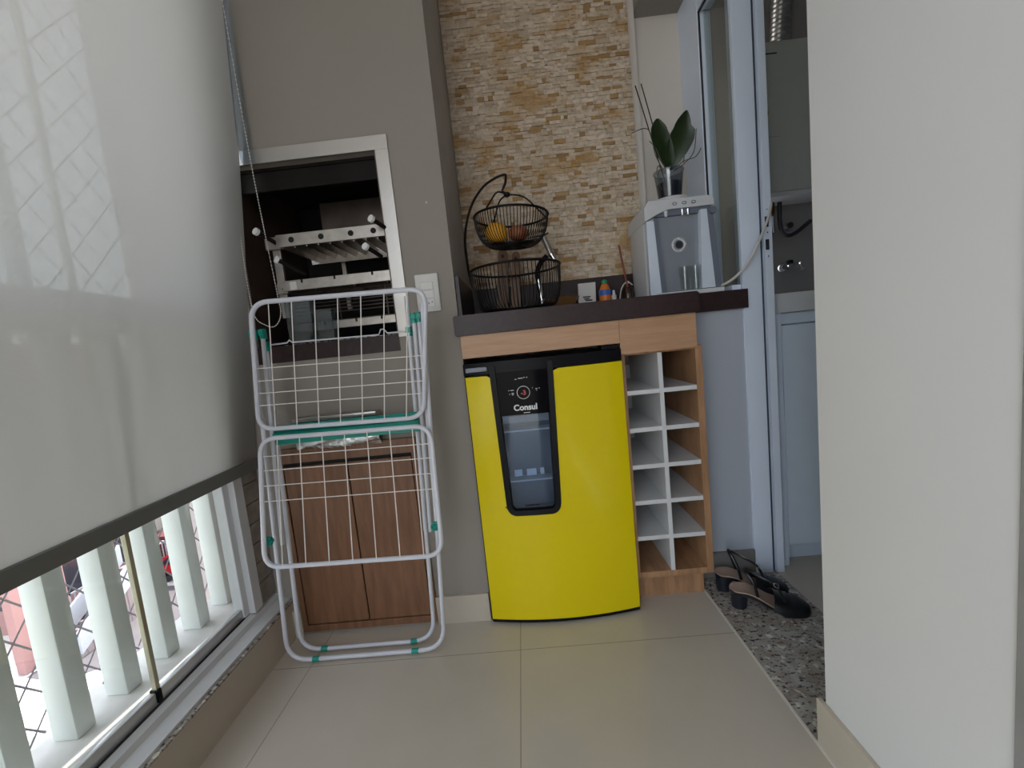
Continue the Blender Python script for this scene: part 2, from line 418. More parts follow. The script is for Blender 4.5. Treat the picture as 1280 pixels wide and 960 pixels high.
# safety net: diamond mesh of thin cord
bm = bmesh.new(); x = -1.086; y0, y1, z0, z1 = -.6, 1.30, .15, 2.3; st = .098
def seg_clip(c, sgn):
    pts = []
    for k in range(0, 60):
        y = y0+(y1-y0)*k/59
        z = c+sgn*(y-y0)*1.25
        if z0 <= z <= z1: pts.append(V((x+.004*math.sin(17*y+9*z), y, z)))
    return pts
c = z0-(y1-y0)*1.25
while c < z1+(y1-y0)*1.25:
    for sgn in (1, -1):
        p = seg_clip(c, sgn)
        if len(p) > 1: tube(bm, p[::6]+[p[-1]] if (len(p)-1) % 6 else p[::6], .0021, n=4)
    c += st
build('safety_net', bm, M['net'], label='diamond mesh safety net of thin cord strung outside the railing', cat='net')

# ------------------------------------------------------------------ roller blind
t = empty('roller_blind', (-.78, .4, .57), 'large translucent off-white roller blind drawn down over the left window', 'blind')
def bl(u, v):
    y = -.45+u*1.70
    prof = [(0, -.852, .600), (.25, -.818, .92), (.5, -.780, 1.25), (.70, -.750, 1.53), (1, -.708, 2.22)]
    for (a, xa, za), (b, xb, zb) in zip(prof, prof[1:]):
        if v <= b: s = (v-a)/(b-a); break
    xx, z = xa+(xb-xa)*s, za+(zb-za)*s
    xx += .004*math.sin(7*u+2*v)
    return V((xx, y, z))
bm = bmesh.new(); grid(bm, bl, 40, 40)
build('fabric', bm, M['blind'], t, smooth=True)
build('bottom_bar', PR([(-.857, .568), (-.846, .568), (-.844, .603), (-.859, .603)], -.452, 1.252, 'y'), M['bar'], t, label='grey bottom bar')
build('roller', T_([(-.735, -.47, 2.23), (-.735, 1.25, 2.23)], .03, n=20), M['alu'], t, smooth=True)
# bead chain: loop
P1 = [V((-.7235, 1.235, 2.22)), V((-.7135, 1.235, 1.52)), V((-.696, 1.235, 1.10)), V((-.694, 1.235, 1.03)), V((-.715, 1.235, .995)), V((-.745, 1.235, 1.00)), V((-.775, 1.235, 1.04)), V((-.778, 1.235, 1.20)), V((-.765, 1.235, 1.52)), V((-.745, 1.235, 2.22))]
cp = spline(P1, 60); bm = bmesh.new(); acc = 0; last = cp[0]
tube(bm, cp[::6]+[cp[-1]], .0006, n=4)
for p in cp:
    acc += (p-last).length; last = p
    if acc >= .0062:
        acc = 0
        for v in bmesh.ops.create_icosphere(bm, subdivisions=1, radius=.0021)['verts']: v.co += p
build('bead_chain', bm, M['bead'], t, smooth=True)
build('side_strip', B(-.745, -.712, 1.2425, 1.2435, 1.46, 2.22), M['strip'], t, label='pale translucent strip beside the fabric')

# ------------------------------------------------------------------ built-in barbecue
t = empty('barbecue', (-.56, 1.30, .885), 'built-in stainless steel barbecue set in the grey wall above the wood cabinet', 'barbecue')
bm = bmesh.new()
zt, zi = 1.503, 1.463
bx(bm, -.84, -.323, W-.005, W+.004, zi, zt, bev=.001)
bx(bm, -.362, -.323, W-.005, W+.004, .925, zi, bev=.001)
bx(bm, -.84, -.802, W-.005, W+.004, .925, zi, bev=.001)
build('steel_frame', bm, M['steelf'], t)
for a in (-.7995, -.3675): build('side_lining', B(a, a+.005, W+.004, 1.66, .935, 1.463), M['lining'], t, label='brown smoked side wall')
bm = bmesh.new(); bx(bm, -.80, -.362, 1.655, 1.66, .935, 1.463); bx(bm, -.80, -.362, W+.03, 1.66, 1.455, 1.463)
bx(bm, -.80, -.362, 1.30, 1.31, 1.40, 1.455)
build('firebox', bm, M['soot'], t)
build('stone_ledge', B(-.80, -.362, W-.002, 1.66, .885, .935), M['dgran'], t, label='dark brown stone ledge')
bm = bmesh.new(); bx(bm, -.64, -.37, 1.480, 1.484, 1.25, 1.412)
build('back_plate', bm, M['steeld'], t, label='smoked steel plate')
# side bracket
bm = bmesh.new(); bx(bm, -.724, -.700, 1.295, 1.305, 1.02, 1.265, bev=.001); bx(bm, -.738, -.690, 1.285, 1.30, 1.225, 1.262, bev=.002); bx(bm, -.722, -.690, 1.285, 1.30, 1.092, 1.125, bev=.002)
for z in (1.24, 1.108):
    lathe(bm, [(0, 0), (.004, 0), (.004, .004), (0, .004)], (-.706, 1.284, z), n=10, axis=(0, -1, 0))
build('grill_bracket', bm, M['steel'], t)
bm = bmesh.new(); bx(bm, -.60, -.586, 1.50, 1.51, 1.05, 1.30)
build('rear_post', bm, M['steel'], t)
# upper tray: front bar with round holes and V channels
def front_bar(z0, z1, holes, notches, y=1.27, x0=-.695, x1=-.366):
    bm = bmesh.new(); bx(bm, x0, x1, y, y+.006, z0, z1, bev=.001)
    for hx in holes: lathe(bm, [(0, 0), (.0085, 0), (.0085, .0008), (0, .0008)], (hx, y-.0002, (z0+z1)/2), n=16, axis=(0, -1, 0), mi=1)  # flat black discs and notches stand in for shade in the holes
    for hx in notches: bx(bm, hx-.003, hx+.003, y-.001, y+.006, z1-.010, z1+.001, mi=1)
    return bm
g = build('channel_grill', front_bar(1.226, 1.262, (-.648, -.558, -.468, -.40), ()), [M['steel'], M['gapb']], t)
bm = bmesh.new()
for k in range(9):
    xx = -.688+k*.036
    vs = [(xx, 1.236), (xx+.009, 1.221), (xx+.018, 1.236), (xx+.018, 1.238), (xx+.009, 1.224), (xx, 1.238)]
    prism(bm, vs, 1.276, 1.47, 'y')
bx(bm, -.69, -.366, 1.47, 1.475, 1.21, 1.245)
build('channels', bm, M['steel'], g, label='V-shaped steel channels')
g = build('wire_grill', front_bar(1.096, 1.127, (), (-.635, -.535, -.42)), [M['steel'], M['gapb']], t)
bm = bmesh.new()
for k in range(12): tube(bm, [(-.69, 1.285+.017*k, 1.098), (-.366, 1.285+.017*k, 1.098)], .002, n=6)
for xx in (-.60, -.48, -.38): tube(bm, [(xx, 1.276, 1.094), (xx, 1.48, 1.094)], .0025, n=6)
build('wires', bm, M['steeld'], g)
build('label_sticker', B(-.672, -.652, 1.2685, 1.27, 1.099, 1.122), M['card'], g, label='small white sticker')
g = build('lower_grill', front_bar(.974, .998, (), (-.60, -.50, -.42), x0=-.70, y=1.305), [M['steel'], M['gapb']], t)
bm = bmesh.new()
for k in range(12): tube(bm, [(-.69, 1.315+.02*k, 1.0), (-.366, 1.315+.02*k, 1.0)], .002, n=6)
for k in range(7): tube(bm, [(-.69, 1.318, 1.026+.011*k), (-.366, 1.318, 1.026+.011*k)], .0016, n=6)
for xx in (-.55, -.40): tube(bm, [(xx, 1.316, .996), (xx, 1.316, 1.10)], .002, n=6)
build('wires', bm, M['steeld'], g)
# pull handles with white round ends
for px, pz, dx in ((-.718, 1.262, .018), (-.672, 1.180, .05), (-.385, 1.262, .03), (-.412, 1.188, .025)):
    a = V((px, 1.215, pz)); b = V((px+dx, 1.275, pz-.02-.02*(dx > .04)))
    bm = bmesh.new(); d = (b-a).normalized()
    tube(bm, [a+d*.004, b], .0062, n=12)
    h = build('pull_handle', bm, M['soot'], t, smooth=True, label='dark handle with pale round end')
    bm = bmesh.new(); tube(bm, [a-d*.002, a+d*.006], .0105, n=16)
    build('end_disc', bm, M['print'], h, smooth=True)
# ash / salt on the ledge
bm = bmesh.new()
for k in range(90):
    p = V((random.uniform(-.74, -.38), random.uniform(1.285, 1.33), .9365)); r = random.uniform(.001, .004)
    for v in bmesh.ops.create_icosphere(bm, subdivisions=1, radius=r)['verts']: v.co = V((v.co.x*1.6, v.co.y*1.6, v.co.z*.5))+p
build('coarse_salt', bm, M['print'], label='scatter of white coarse salt on the dark stone ledge of the barbecue', cat='salt', kind='stuff')
# clear containers on ledge
for (x0, x1, h, lab) in ((-.700, -.622, .125, 'clear plastic container at the left of the barbecue ledge'), (-.612, -.560, .09, 'clear glass jar right of the plastic container on the barbecue ledge')):
    t2 = empty('clear_container', ((x0+x1)/2, 1.285, .9352), lab, 'container')
    bm = bmesh.new(); y0, y1 = 1.270, 1.300
    for q in ((x0, x0+.002, y0, y1), (x1-.002, x1, y0, y1), (x0, x1, y0, y0+.002), (x0, x1, y1-.002, y1)): bx(bm, *q, .9385, .9385+h)
    bx(bm, x0, x1, y0, y1, .9385, .9405)
    build('body', bm, M['clear'], t2)
    build('rim', PR([(x0-.002, y0-.001), (x1+.002, y0-.001), (x1+.002, y1), (x0-.002, y1)], .9385+h, .9385+h+.004, 'z'), M['clear'], t2)

# ------------------------------------------------------------------ cabinet under barbecue
t = empty('wall_cabinet', (-.58, W, .0), 'low two-door wood cabinet set in the grey wall behind the folded clothes rack', 'cabinet')
yf = W-.012
bm = bmesh.new()
bx(bm, -.792, -.352, yf, W+.01, .572, .618, bev=.001); bx(bm, -.792, -.775, yf, W+.01, .012, .572, bev=.001)
bx(bm, -.368, -.352, yf, W+.01, .012, .572, bev=.001); bx(bm, -.775, -.368, yf, W+.01, .012, .034, bev=.001)
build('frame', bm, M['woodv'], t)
build('back_panel', B(-.775, -.368, W-.001, W+.002, .034, .572), M['gapb'], t, label='dark gap behind doors')  # flat black sheet stands in for the shade between the doors
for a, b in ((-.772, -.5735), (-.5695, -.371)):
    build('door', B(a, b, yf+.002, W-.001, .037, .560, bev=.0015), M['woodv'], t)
# switch plate
t = empty('wall_socket', (-.258, W, 1.0), 'white combined light switch and three-pin socket plate on the grey wall', 'socket')
pl = build('plate', B(-.293, -.224, W-.008, W-.0005, .990, 1.101, bev=.003), M['plate'], t, smooth=True)
build('switch_rocker', B(-.276, -.240, W-.011, W-.008, 1.054, 1.077, bev=.001), M['plate'], t)
build('switch_rocker', B(-.276, -.240, W-.0105, W-.008, 1.030, 1.052, bev=.001), M['plate'], t)
so = build('socket_insert', B(-.276, -.240, W-.0095, W-.008, 1.004, 1.0285, bev=.001), M['plate'], t)
bm = bmesh.new()
for dx, dz in ((-.010, 0), (0, -.003), (.010, 0)): lathe(bm, [(0, 0), (.0018, 0), (.0018, .0006), (0, .0006)], (-.258+dx, W-.0095, 1.018+dz), n=10, axis=(0, -1, 0))
build('pin_hole', bm, M['slot'], so)
build('wall_plug', LA([(0, 0), (.003, 0), (.002, .002), (0, .002)], (-.232, W, 1.304), n=10, axis=(0, -1, 0)), M['print'], label='tiny white plug in the grey wall right of the barbecue', cat='wall plug')

# ------------------------------------------------------------------ folded clothes rack
t = empty('clothes_rack', (-.54, 1.15, 0), 'folded white metal clothes drying rack with teal joints leaning before the barbecue', 'clothes rack')
R1 = .0062
def pathz(lst): return [V(p) for p in lst]
# outer leg frame
of = [(-.706, 1.108, .965), (-.775, 1.128, .0125), (-.308, 1.128, .0125), (-.244, 1.100, 1.000)]
build('leg_frame', T_(round_path(of, .07, closed=False), R1, n=10), M['wtube'], t, smooth=True)
inf = [(-.706, 1.158, .93), (-.757, 1.168, .0125), (-.345, 1.168, .0125), (-.298, 1.156, 1.03)]
build('leg_frame', T_(round_path(inf, .07, closed=False), R1, n=10), M['wtube'], t, smooth=True)
# inner short bars at both sides
for a, b in (((-.689, 1.122, .962), (-.748, 1.150, .36)), ((-.276, 1.122, .962), (-.312, 1.150, .36)), ((-.302, 1.160, .930), (-.330, 1.162, .36)), ((-.262, 1.118, .962), (-.290, 1.140, .36))):
    build('stay_bar', T_([V(a), V(b)], .0056, n=10), M['wtube'], t, smooth=True)
# upper wing
yA, yB = 1.035, 1.10
def wing(z_top, z_bot, y_top, y_bot, xl_top, xr_top, xl_bot, xr_bot, hz, slope):
    cs = [V((xl_top, y_top, z_top)), V((xr_top, y_top, z_top-slope)), V((xr_bot, y_bot, z_bot-slope)), V((xl_bot, y_bot, z_bot))]
    w = build('wing', T_(round_path(cs, .045, seg=7), R1, n=10, closed=True), M['wtube'], t, smooth=True)
    def P(u, v):
        a = cs[3].lerp(cs[0], v); b = cs[2].lerp(cs[1], v); return a.lerp(b, u)
    for k in range(7):
        u = .105+k*.132
        build('drying_wire', T_([P(u, 0)+V((0, -.003, .002)), P(u, 1)+V((0, -.003, -.002))], .0014, n=6), M['wwire'], w)
    for v in hz:
        build('cross_wire', T_([P(.01, v)+V((0, -.0005, 0)), P(.99, v)+V((0, -.0005, 0))], .0012, n=6), M['wwire'], w)
    return w
wing(1.040, .711, 1.050, 1.100, -.662, -.220, -.727, -.277, (.20, .30, .40, .50), .010)
wing(.687, .350, 1.090, 1.040, -.723, -.261, -.734, -.258, (.86, .75, .63, .51), .008)
# gate wire with two humps
gw = [(-.705, 1.165, .937), (-.650, 1.165, .938), (-.643, 1.165, .945), (-.635, 1.165, .938), (-.39, 1.165, .934), (-.383, 1.165, .948), (-.375, 1.165, .948), (-.365, 1.165, .936), (-.312, 1.165, .935)]
build('gate_wire', T_(pathz(gw), .0022, n=6), M['wtube'], t, smooth=True)
# teal pieces
for (x, y, z) in ((-.706, 1.110, .965), (-.688, 1.122, .967), (-.705, 1.16, .934), (-.277, 1.122, .967), (-.262, 1.118, .968), (-.303, 1.16, .935)):
    bm = bmesh.new(); tube(bm, [(x, y, z-.014), (x, y, z+.012)], .0088, n=10); bx(bm, x-.007, x+.007, y-.011, y-.004, z-.004, z+.010, bev=.001)
    build('joint_cap', bm, M['teal'], t, smooth=True, label='teal plastic joint')
for (x, y, z) in ((-.728, 1.070, .412), (-.272, 1.064, .415)):
    bm = bmesh.new()
    for k in range(6):
        a = k*PI/3; bx(bm, x-.004+.008*math.cos(a), x+.004+.008*math.cos(a), y-.012, y, z-.004+.008*math.sin(a), z+.004+.008*math.sin(a), bev=.001)
    tube(bm, [(x, y-.012, z), (x, y+.004, z)], .008, n=10)
    build('hinge_knob', bm, M['teal'], t, smooth=True, label='teal plastic star hinge')
for (x, y, z) in ((-.690, 1.128, .0125), (-.395, 1.128, .0125), (-.683, 1.168, .0125), (-.408, 1.168, .0125)):
    build('foot_clip', T_([(x-.010, y, z), (x+.010, y, z)], .0076, n=10), M['teal'], t, smooth=True, label='teal plastic foot clip')
bm = bmesh.new(); bx(bm, -.712, -.300, 1.128, 1.136, .672, .690, bev=.001); bx(bm, -.712, -.300, 1.134, 1.142, .700, .712, bev=.001)
build('hinge_bar', bm, M['teal'], t, label='teal plastic bars between the wings')
bm = bmesh.new(); bx(bm, -.718, -.305, 1.146, 1.150, .655, .700, bev=.001)
build('hinge_bar', bm, M['teal'], t, label='teal plastic bar behind')

# foil pack tucked behind the rack
t = empty('foil_package', (-.57, 1.22, .62), 'silver foil lined package lying between the clothes rack and the wood cabinet', 'package')
bm = bmesh.new()
def fp(u, v):
    x = -.690+u*.250; a = v*2*PI
    r = .036+.004*math.sin(5*a+9*u)+.0035*noise.noise(V((x*60, a*3, 0)))
    return V((x, 1.215+.018*math.cos(a)*r/.036, .663+math.sin(a)*r*1.15))
vs = grid(bm, fp, 60, 40); bmesh.ops.remove_doubles(bm, verts=bm.verts, dist=1e-5)
build('foil_wrap', bm, M['foil'], t)
bm = bmesh.new(); bx(bm, -.692, -.440, 1.198, 1.236, .706, .718, bev=.003); bx(bm, -.692, -.440, 1.200, 1.234, .694, .704, bev=.003)
build('folded_edge', bm, M['steelf'], t, smooth=True)

# ------------------------------------------------------------------ counter with side splash
t = empty('countertop', (.25, 1.45, .908), 'thick dark brown stone countertop running above the yellow fridge', 'countertop')
bm = bmesh.new()
poly = [(-.190, 1.235), (.525, 1.235), (.525, 1.372), (.738, 1.372), (.738, 1.40), (.700, 1.40), (.700, 1.671), (-.177, 1.671), (-.177, 1.262), (-.190, 1.262)]
prism(bm, poly, .908, .968, 'z')
bmesh.ops.bevel(bm, geom=[e for e in bm.edges if abs((e.verts[0].co-e.verts[1].co).z) < 1e-5 and min(e.verts[0].co.y, e.verts[1].co.y) < 1.3], offset=.003, segments=2, affect='EDGES')
build('slab', bm, M['dgran'], t)
build('backsplash', B(-.168, .455, 1.650, 1.668, .968, 1.088, bev=.001), M['dgran'], t)
bm = bmesh.new(); prism(bm, [(1.275, .968), (1.655, .968), (1.655, 1.088), (1.275, 1.088)], -.1765, -.166, 'x')
build('side_splash', bm, M['dgran'], t)

# stone cladding
bm = bmesh.new(); z = 1.088; ystone = 1.672
rr = random.Random(3)
while z < 2.33:
    h = rr.choice((.0105, .012, .0135, .015, .017)); x = -.176
    while x < .500:
        w = min(rr.choice((rr.uniform(.010, .030), rr.uniform(.02, .055))), .503-x)
        if w < .004: break
        d = rr.uniform(.002, .008)+.003*noise.noise(V((x*9, 0, z*9)))
        bx(bm, x+.0002, x+w-.0002, ystone-.010-d, ystone+.002, z+.0002, z+h-.0003)
        x += w
    z += h
build('stone_cladding', bm, M['stone'], label='split-face beige travertine mosaic covering the wall above the counter', cat='stone cladding')

# wood fascias
bmf = bmesh.new(); bx(bmf, -.176, .2918, 1.245, 1.263, .840, .9078, bev=.0008)
build('fascia_board', bmf, M['woodf'], label='long wood fascia board above the yellow fridge', cat='fascia board')
# ------------------------------------------------------------------ wine rack
t = empty('wine_rack', (.415, 1.43, 0), 'wood wine rack with white pigeonhole dividers right of the fridge', 'wine rack')
yr = 1.262
bm = bmesh.new()
bx(bm, .2925, .306, yr, 1.62, .092, .900, bev=.0008)
build('side_panel', bm, M['wood'], t)
build('side_panel', B(.516, .536, yr, 1.62, .092, .812, bev=.0008), M['wood'], t)
build('bottom_panel', B(.306, .516, yr, 1.62, .092, .111), M['wood'], t)
build('top_panel', B(.2925, .518, yr-.014, yr+.004, .806, .9078, bev=.0008), M['woodf'], t)
build('top_rail', B(.306, .516, yr+.004, 1.62, .800, .8075), M['wood'], t)
build('back_panel', B(.306, .516, 1.60, 1.62, .111, .745), M['melam'], t, label='white back panel')
build('plinth', B(.306, .520, 1.308, 1.60, 0, .092), M['wood'], t)
build('centre_divider', B(.4035, .4165, yr+.001, 1.598, .111, .800), M['melam'], t, label='white upright divider')
for z in (.692, .576, .460, .345, .229):
    build('shelf', B(.3062, .4034, yr+.002, 1.598, z-.0135, z), M['melam'], t, label='white shelf')
    build('shelf', B(.4166, .5158, yr+.002, 1.598, z-.0135, z), M['melam'], t, label='white shelf')

# ------------------------------------------------------------------ fridge
t = empty('beer_fridge', (.057, 1.45, 0), 'yellow and black under-counter beer fridge with a narrow window', 'fridge')
XL, XR = -.178, .2915
def ydoor(x):
    s = (x-XL)/(XR-XL)*2-1
    return 1.2395-.026*(1-s*s)
build('cabinet_body', B(XL+.006, .284, 1.285, 1.64, .015, .820, bev=.004), M['black'], t)
bm = bmesh.new()
for fx in (-.15, .26):
    for fy in (1.32, 1.62): tube(bm, [(fx, fy, 0), (fx, fy, .016)], .014, n=12)
build('feet', bm, M['black'], t)
wl = lambda z: -.0905+(z-.35)*(-.022)
wr = lambda z: .0735+(z-.35)*.03
zb, ztop = .352, .788
rc = .030
def zcut(x):      # lower edge of window opening with rounded corners
    l, r = wl(zb), wr(zb)
    if x < l+rc: d = l+rc-x
    elif x > r-rc: d = x-(r-rc)
    else: d = 0
    return zb+rc-math.sqrt(max(0, rc*rc-d*d))
def slab_cols(bm, xs_fn, zlo_fn, zhi_fn, ncol, nrow, thick=.05, off=0):
    """curved slab following the door's bow"""
    F = [[None]*(nrow+1) for _ in range(ncol+1)]; Bk = [[None]*(nrow+1) for _ in range(ncol+1)]
    for i in range(ncol+1):
        for j in range(nrow+1):
            u = i/ncol; v = j/nrow
            x, z = xs_fn(u, v), None
            z = zlo_fn(u, x)+(zhi_fn(u, x)-zlo_fn(u, x))*v
            x = xs_fn(u, v, z) if xs_fn.__code__.co_argcount > 2 else x
            y = ydoor(x)-off
            F[i][j] = bm.verts.new((x, y, z)); Bk[i][j] = bm.verts.new((x, y+thick, z))
    for i in range(ncol):
        for j in range(nrow):
            bm.faces.new((F[i][j], F[i+1][j], F[i+1][j+1], F[i][j+1])); bm.faces.new((Bk[i][j], Bk[i][j+1], Bk[i+1][j+1], Bk[i+1][j]))
        bm.faces.new((F[i][0], Bk[i][0], Bk[i+1][0], F[i+1][0])); bm.faces.new((F[i][nrow], F[i+1][nrow], Bk[i+1][nrow], Bk[i][nrow]))
    for j in range(nrow):
        bm.faces.new((F[0][j], F[0][j+1], Bk[0][j+1], Bk[0][j])); bm.faces.new((F[ncol][j], Bk[ncol][j], Bk[ncol][j+1], F[ncol][j+1]))
bm = bmesh.new()
z0 = .014
# below window
slab_cols(bm, lambda u, v: XL+.004+(XR-XL-.004)*u, lambda u, x: z0, lambda u, x: zcut(x) if wl(zb) < x < wr(zb) else zb+rc, 60, 6, off=0)
def lx(u, v, z=None):
    z = z if z is not None else .5
    return XL+.004+(wl(z)-XL-.004)*u
def rx(u, v, z=None):
    z = z if z is not None else .5
    return wr(z)+(XR-wr(z))*u
slab_cols(bm, lx, lambda u, x: zb+rc, lambda u, x: .784+.006*(1-u)*0-(.006 if u > .9 else 0), 8, 16)
slab_cols(bm, rx, lambda u, x: zb+rc, lambda u, x: .788-(.006 if u < .05 else 0), 14, 16)
bmesh.ops.remove_doubles(bm, verts=bm.verts, dist=2e-4)
door = build('door_panel', bm, M['yellow'], t, smooth=True, label='glossy yellow door panel')
bm = bmesh.new()
slab_cols(bm, lambda u, v: XL+.004+(XR-XL-.006)*u, lambda u, x: .006, lambda u, x: .0138, 30, 1, off=.0015)
build('door_lower_edge', bm, M['black'], door, smooth=True, label='black lower door edge')
bm = bmesh.new()
slab_cols(bm, lambda u, v: XL+(XR-XL)*u, lambda u, x: .790, lambda u, x: .824, 30, 3, off=-.001)
build('door_top_trim', bm, M['black'], door, smooth=True, label='black strip along the top')
bm = bmesh.new()
slab_cols(bm, lambda u, v: XL+.001+(.003)*u, lambda u, x: .010, lambda u, x: .79, 1, 1, off=-.002, thick=.048)
build('door_side_edge', bm, M['black'], door, label='black left door edge')
build('handle_recess', B(XL+.008, -.106, ydoor(-.14)-.005, ydoor(-.14)+.002, .798, .812, bev=.002), M['purg'], door, label='grey handle recess at the top left')
build('hinge_cover', B(.236, .285, 1.243, 1.262, .8245, .838, bev=.002), M['black'], t, label='black hinge cover')
# window bezel: follows opening
zt2 = .812
def bez_pts(ins, off):
    pts = []
    l0 = zb+ins; rcc = max(.006, rc-ins)
    N = 14
    for k in range(N+1): z = zt2-(zt2-(zb+rc))*k/N; pts.append((wl(z)+ins, z))
    for k in range(1, 9):
        a = PI+PI/2*k/8; pts.append((wl(zb)+ins+rcc+rcc*math.cos(a), l0+rcc+rcc*math.sin(a)))
    for k in range(1, 14):
        a = wl(zb)+ins+rcc; b = wr(zb)-ins-rcc; pts.append((a+(b-a)*k/14, l0))
    for k in range(9):
        a = -PI/2+PI/2*k/8; pts.append((wr(zb)-ins-rcc+rcc*math.cos(a), l0+rcc+rcc*math.sin(a)))
    for k in range(1, N+1): z = (zb+rc)+(zt2-(zb+rc))*k/N; pts.append((wr(z)-ins, z))
    return [V((x, ydoor(x)-off, z)) for x, z in pts]
A_, B_, C_, D_ = bez_pts(0, -.004), bez_pts(.001, .0045), bez_pts(.017, .003), bez_pts(.021, -.012)
bm = bmesh.new(); rows = [[bm.verts.new(p) for p in L_] for L_ in (A_, B_, C_, D_)]
for r1, r2 in zip(rows, rows[1:]):
    for k in range(len(r1)-1): bm.faces.new((r1[k], r1[k+1], r2[k+1], r2[k]))
bez = build('window_bezel', bm, M['black'], door, smooth=True, label='black window surround')
bm = bmesh.new()
slab_cols(bm, lambda u, v, z=.7: wl(z if z else .7)+.012+(wr(z if z else .7)-wl(z if z else .7)-.024)*u, lambda u, x: .661, lambda u, x: .7895, 14, 4, off=-.001, thick=.02)
cp_ = build('control_panel', bm, M['blackg'], door, smooth=True, label='glossy black control panel')
bm = bmesh.new()
slab_cols(bm, lambda u, v, z=.5: wl(z if z else .5)+.016+(wr(z if z else .5)-wl(z if z else .5)-.032)*u, lambda u, x: .366, lambda u, x: .661, 10, 6, off=-.007, thick=.002)
build('window_pane', bm, M['glassf'], door, smooth=True)
# interior cavity behind the pane
bm = bmesh.new(); yb = 1.283
bx(bm, -.082, .076, yb, yb+.001, .360, .664)
bx(bm, -.086, -.082, 1.226, yb, .36, .664); bx(bm, .076, .080, 1.226, yb, .36, .664); bx(bm, -.082, .076, 1.226, yb, .354, .36)
build('inner_liner', bm, M['inner'], t, label='grey-blue inner liner')
for z in (.607, .452): build('inner_shelf', B(-.078, .072, 1.236, 1.282, z, z+.0045), M['innerl'], t, label='pale inner shelf')
build('inner_lamp_cover', B(-.076, .070, 1.245, 1.282, .632, .655, bev=.002), M['lau'], t)
bm = bmesh.new()
for a, b in ((-.058, -.034), (-.020, .010), (.022, .034)): bx(bm, a, b, 1.262, 1.264, .461, .482)
build('window_reflection', bm, M['purb'], t, label='three pale blue rectangles painted as a window reflection')  # reflection in the fridge glass, modelled as pale plates behind the pane
# lettering & display
xc = -.006; yp = lambda x: ydoor(x)+.0004
def bow(bm):
    for v in bm.verts: v.co.y += ydoor(v.co.x)-ydoor(0)
    return bm
build('brand_lettering', bow(text_bm('Consul', .0245, (xc+.002, .6745), yp(0))), M['print'], cp_, label='white Consul lettering')
bm = bmesh.new()
rp = [V((xc+.0185*math.cos(a*PI/24), yp(0)-.0004, .7265+.0185*math.sin(a*PI/24))) for a in range(48)]
tube(bm, rp, .0008, n=5, closed=True)
build('dial_ring', bow(bm), M['print'], cp_, label='thin white ring')
build('display_digits', bow(text_bm('-3', .019, (xc, .7195), yp(0))), M['red'], cp_, label='dim red digits')
bm = bmesh.new()
for x0, x1, z in ((-.050, -.046, .7345), (-.043, -.0335, .7345), (-.048, -.045, .7235), (-.041, -.034, .7255), (-.040, -.035, .7215), (.0205, .0225, .737), (.030, .036, .7335), (.032, .034, .729), (.039, .043, .7345),
                  (-.028, -.022, .766), (-.018, -.004, .768), (-.002, .002, .7695), (.006, .010, .769), (-.011, .008, .6655)):
    bx(bm, x0, x1, yp(0)-.0006, yp(0)+.001, z, z+.0018)
build('panel_marks', bow(bm), M['print'], cp_, label='tiny white panel markings')
build('glass_mark', B(-.034, .010, ydoor(0)+.0062, ydoor(0)+.0068, .3795, .3825), M['black'], cp_, label='faint dark line of tiny lettering')

# ------------------------------------------------------------------ fruit basket
t = empty('fruit_basket', (.005, 1.49, .968), 'two-tier black wire fruit basket hanging from a curved stand on the counter', 'fruit basket')
def wire_bowl(name, c, R, H, rb, nw, nr, rim_r, parent, tilt=0, prof_pow=.6):
    c = V(c); Rm = Matrix.Rotation(tilt, 3, 'Y')
    def P(a, s):   # s 0 bottom .. 1 rim
        r = rb+(R-rb)*(math.sin(s*PI/2)**prof_pow); z = H*(1-math.cos(s*PI/2))**.9
        return c+Rm @ V((r*math.cos(a), r*math.sin(a), z-H))
    bm = bmesh.new(); tube(bm, [P(2*PI*k/48, 1) for k in range(48)], rim_r, n=8, closed=True)
    b = build(name, bm, M['bwire'], parent, smooth=True)
    bm = bmesh.new()
    for k in range(nw): tube(bm, [P(2*PI*k/nw, s/8) for s in range(9)], .0014, n=5)
    build('side_wires', bm, M['bwire'], b, smooth=True)
    bm = bmesh.new()
    for q in range(nr):
        tube(bm, [c+Rm @ V((rb*(q+.4)/nr*math.cos(2*PI*k/24), rb*(q+.4)/nr*math.sin(2*PI*k/24), -H)) for k in range(24)], .0019, n=5, closed=True)
    for k in range(16):
        a = PI*k/16; d = Rm @ V((rb*math.cos(a), rb*math.sin(a), 0)); o_ = c+Rm @ V((0, 0, -H)); tube(bm, [o_-d, o_+d], .0011, n=5)
    build('base_wires', bm, M['bwire'], b, smooth=True)
    return P
CX, CY = .006, 1.49
P_low = wire_bowl('lower_bowl', (CX, CY, 1.122), .156, .140, .10, 72, 6, .0040, t, 0, .45)
P_up = wire_bowl('upper_bowl', (CX+.004, CY, 1.298), .127, .098, .066, 72, 9, .0040, t, math.radians(2.5), .8)
arc = spline([(-.055, CY, .974), (-.115, CY, .995), (-.148, CY, 1.08), (-.157, CY, 1.19), (-.150, CY, 1.27), (-.12, CY, 1.35), (-.075, CY, 1.405), (-.03, CY, 1.43), (.002, CY, 1.438), (.006, CY, 1.430), (.002, CY, 1.41), (-.006, CY, 1.395)], 6)
st = build('stand', T_(arc, .0042, n=8), M['bwire'], t, smooth=True)
bm = bmesh.new(); tube(bm, [V((CX+.10*math.cos(k*PI/18), CY+.10*math.sin(k*PI/18), .973)) for k in range(36)], .004, n=8, closed=True)
build('base_ring', bm, M['bwire'], t, smooth=True)
hub = V((.004, CY, 1.372))
bm = bmesh.new(); tube(bm, spline([(-.006, CY, 1.395), (-.010, CY, 1.385), (0, CY, 1.378), (.004, CY, 1.370)], 5), .0032, n=8)
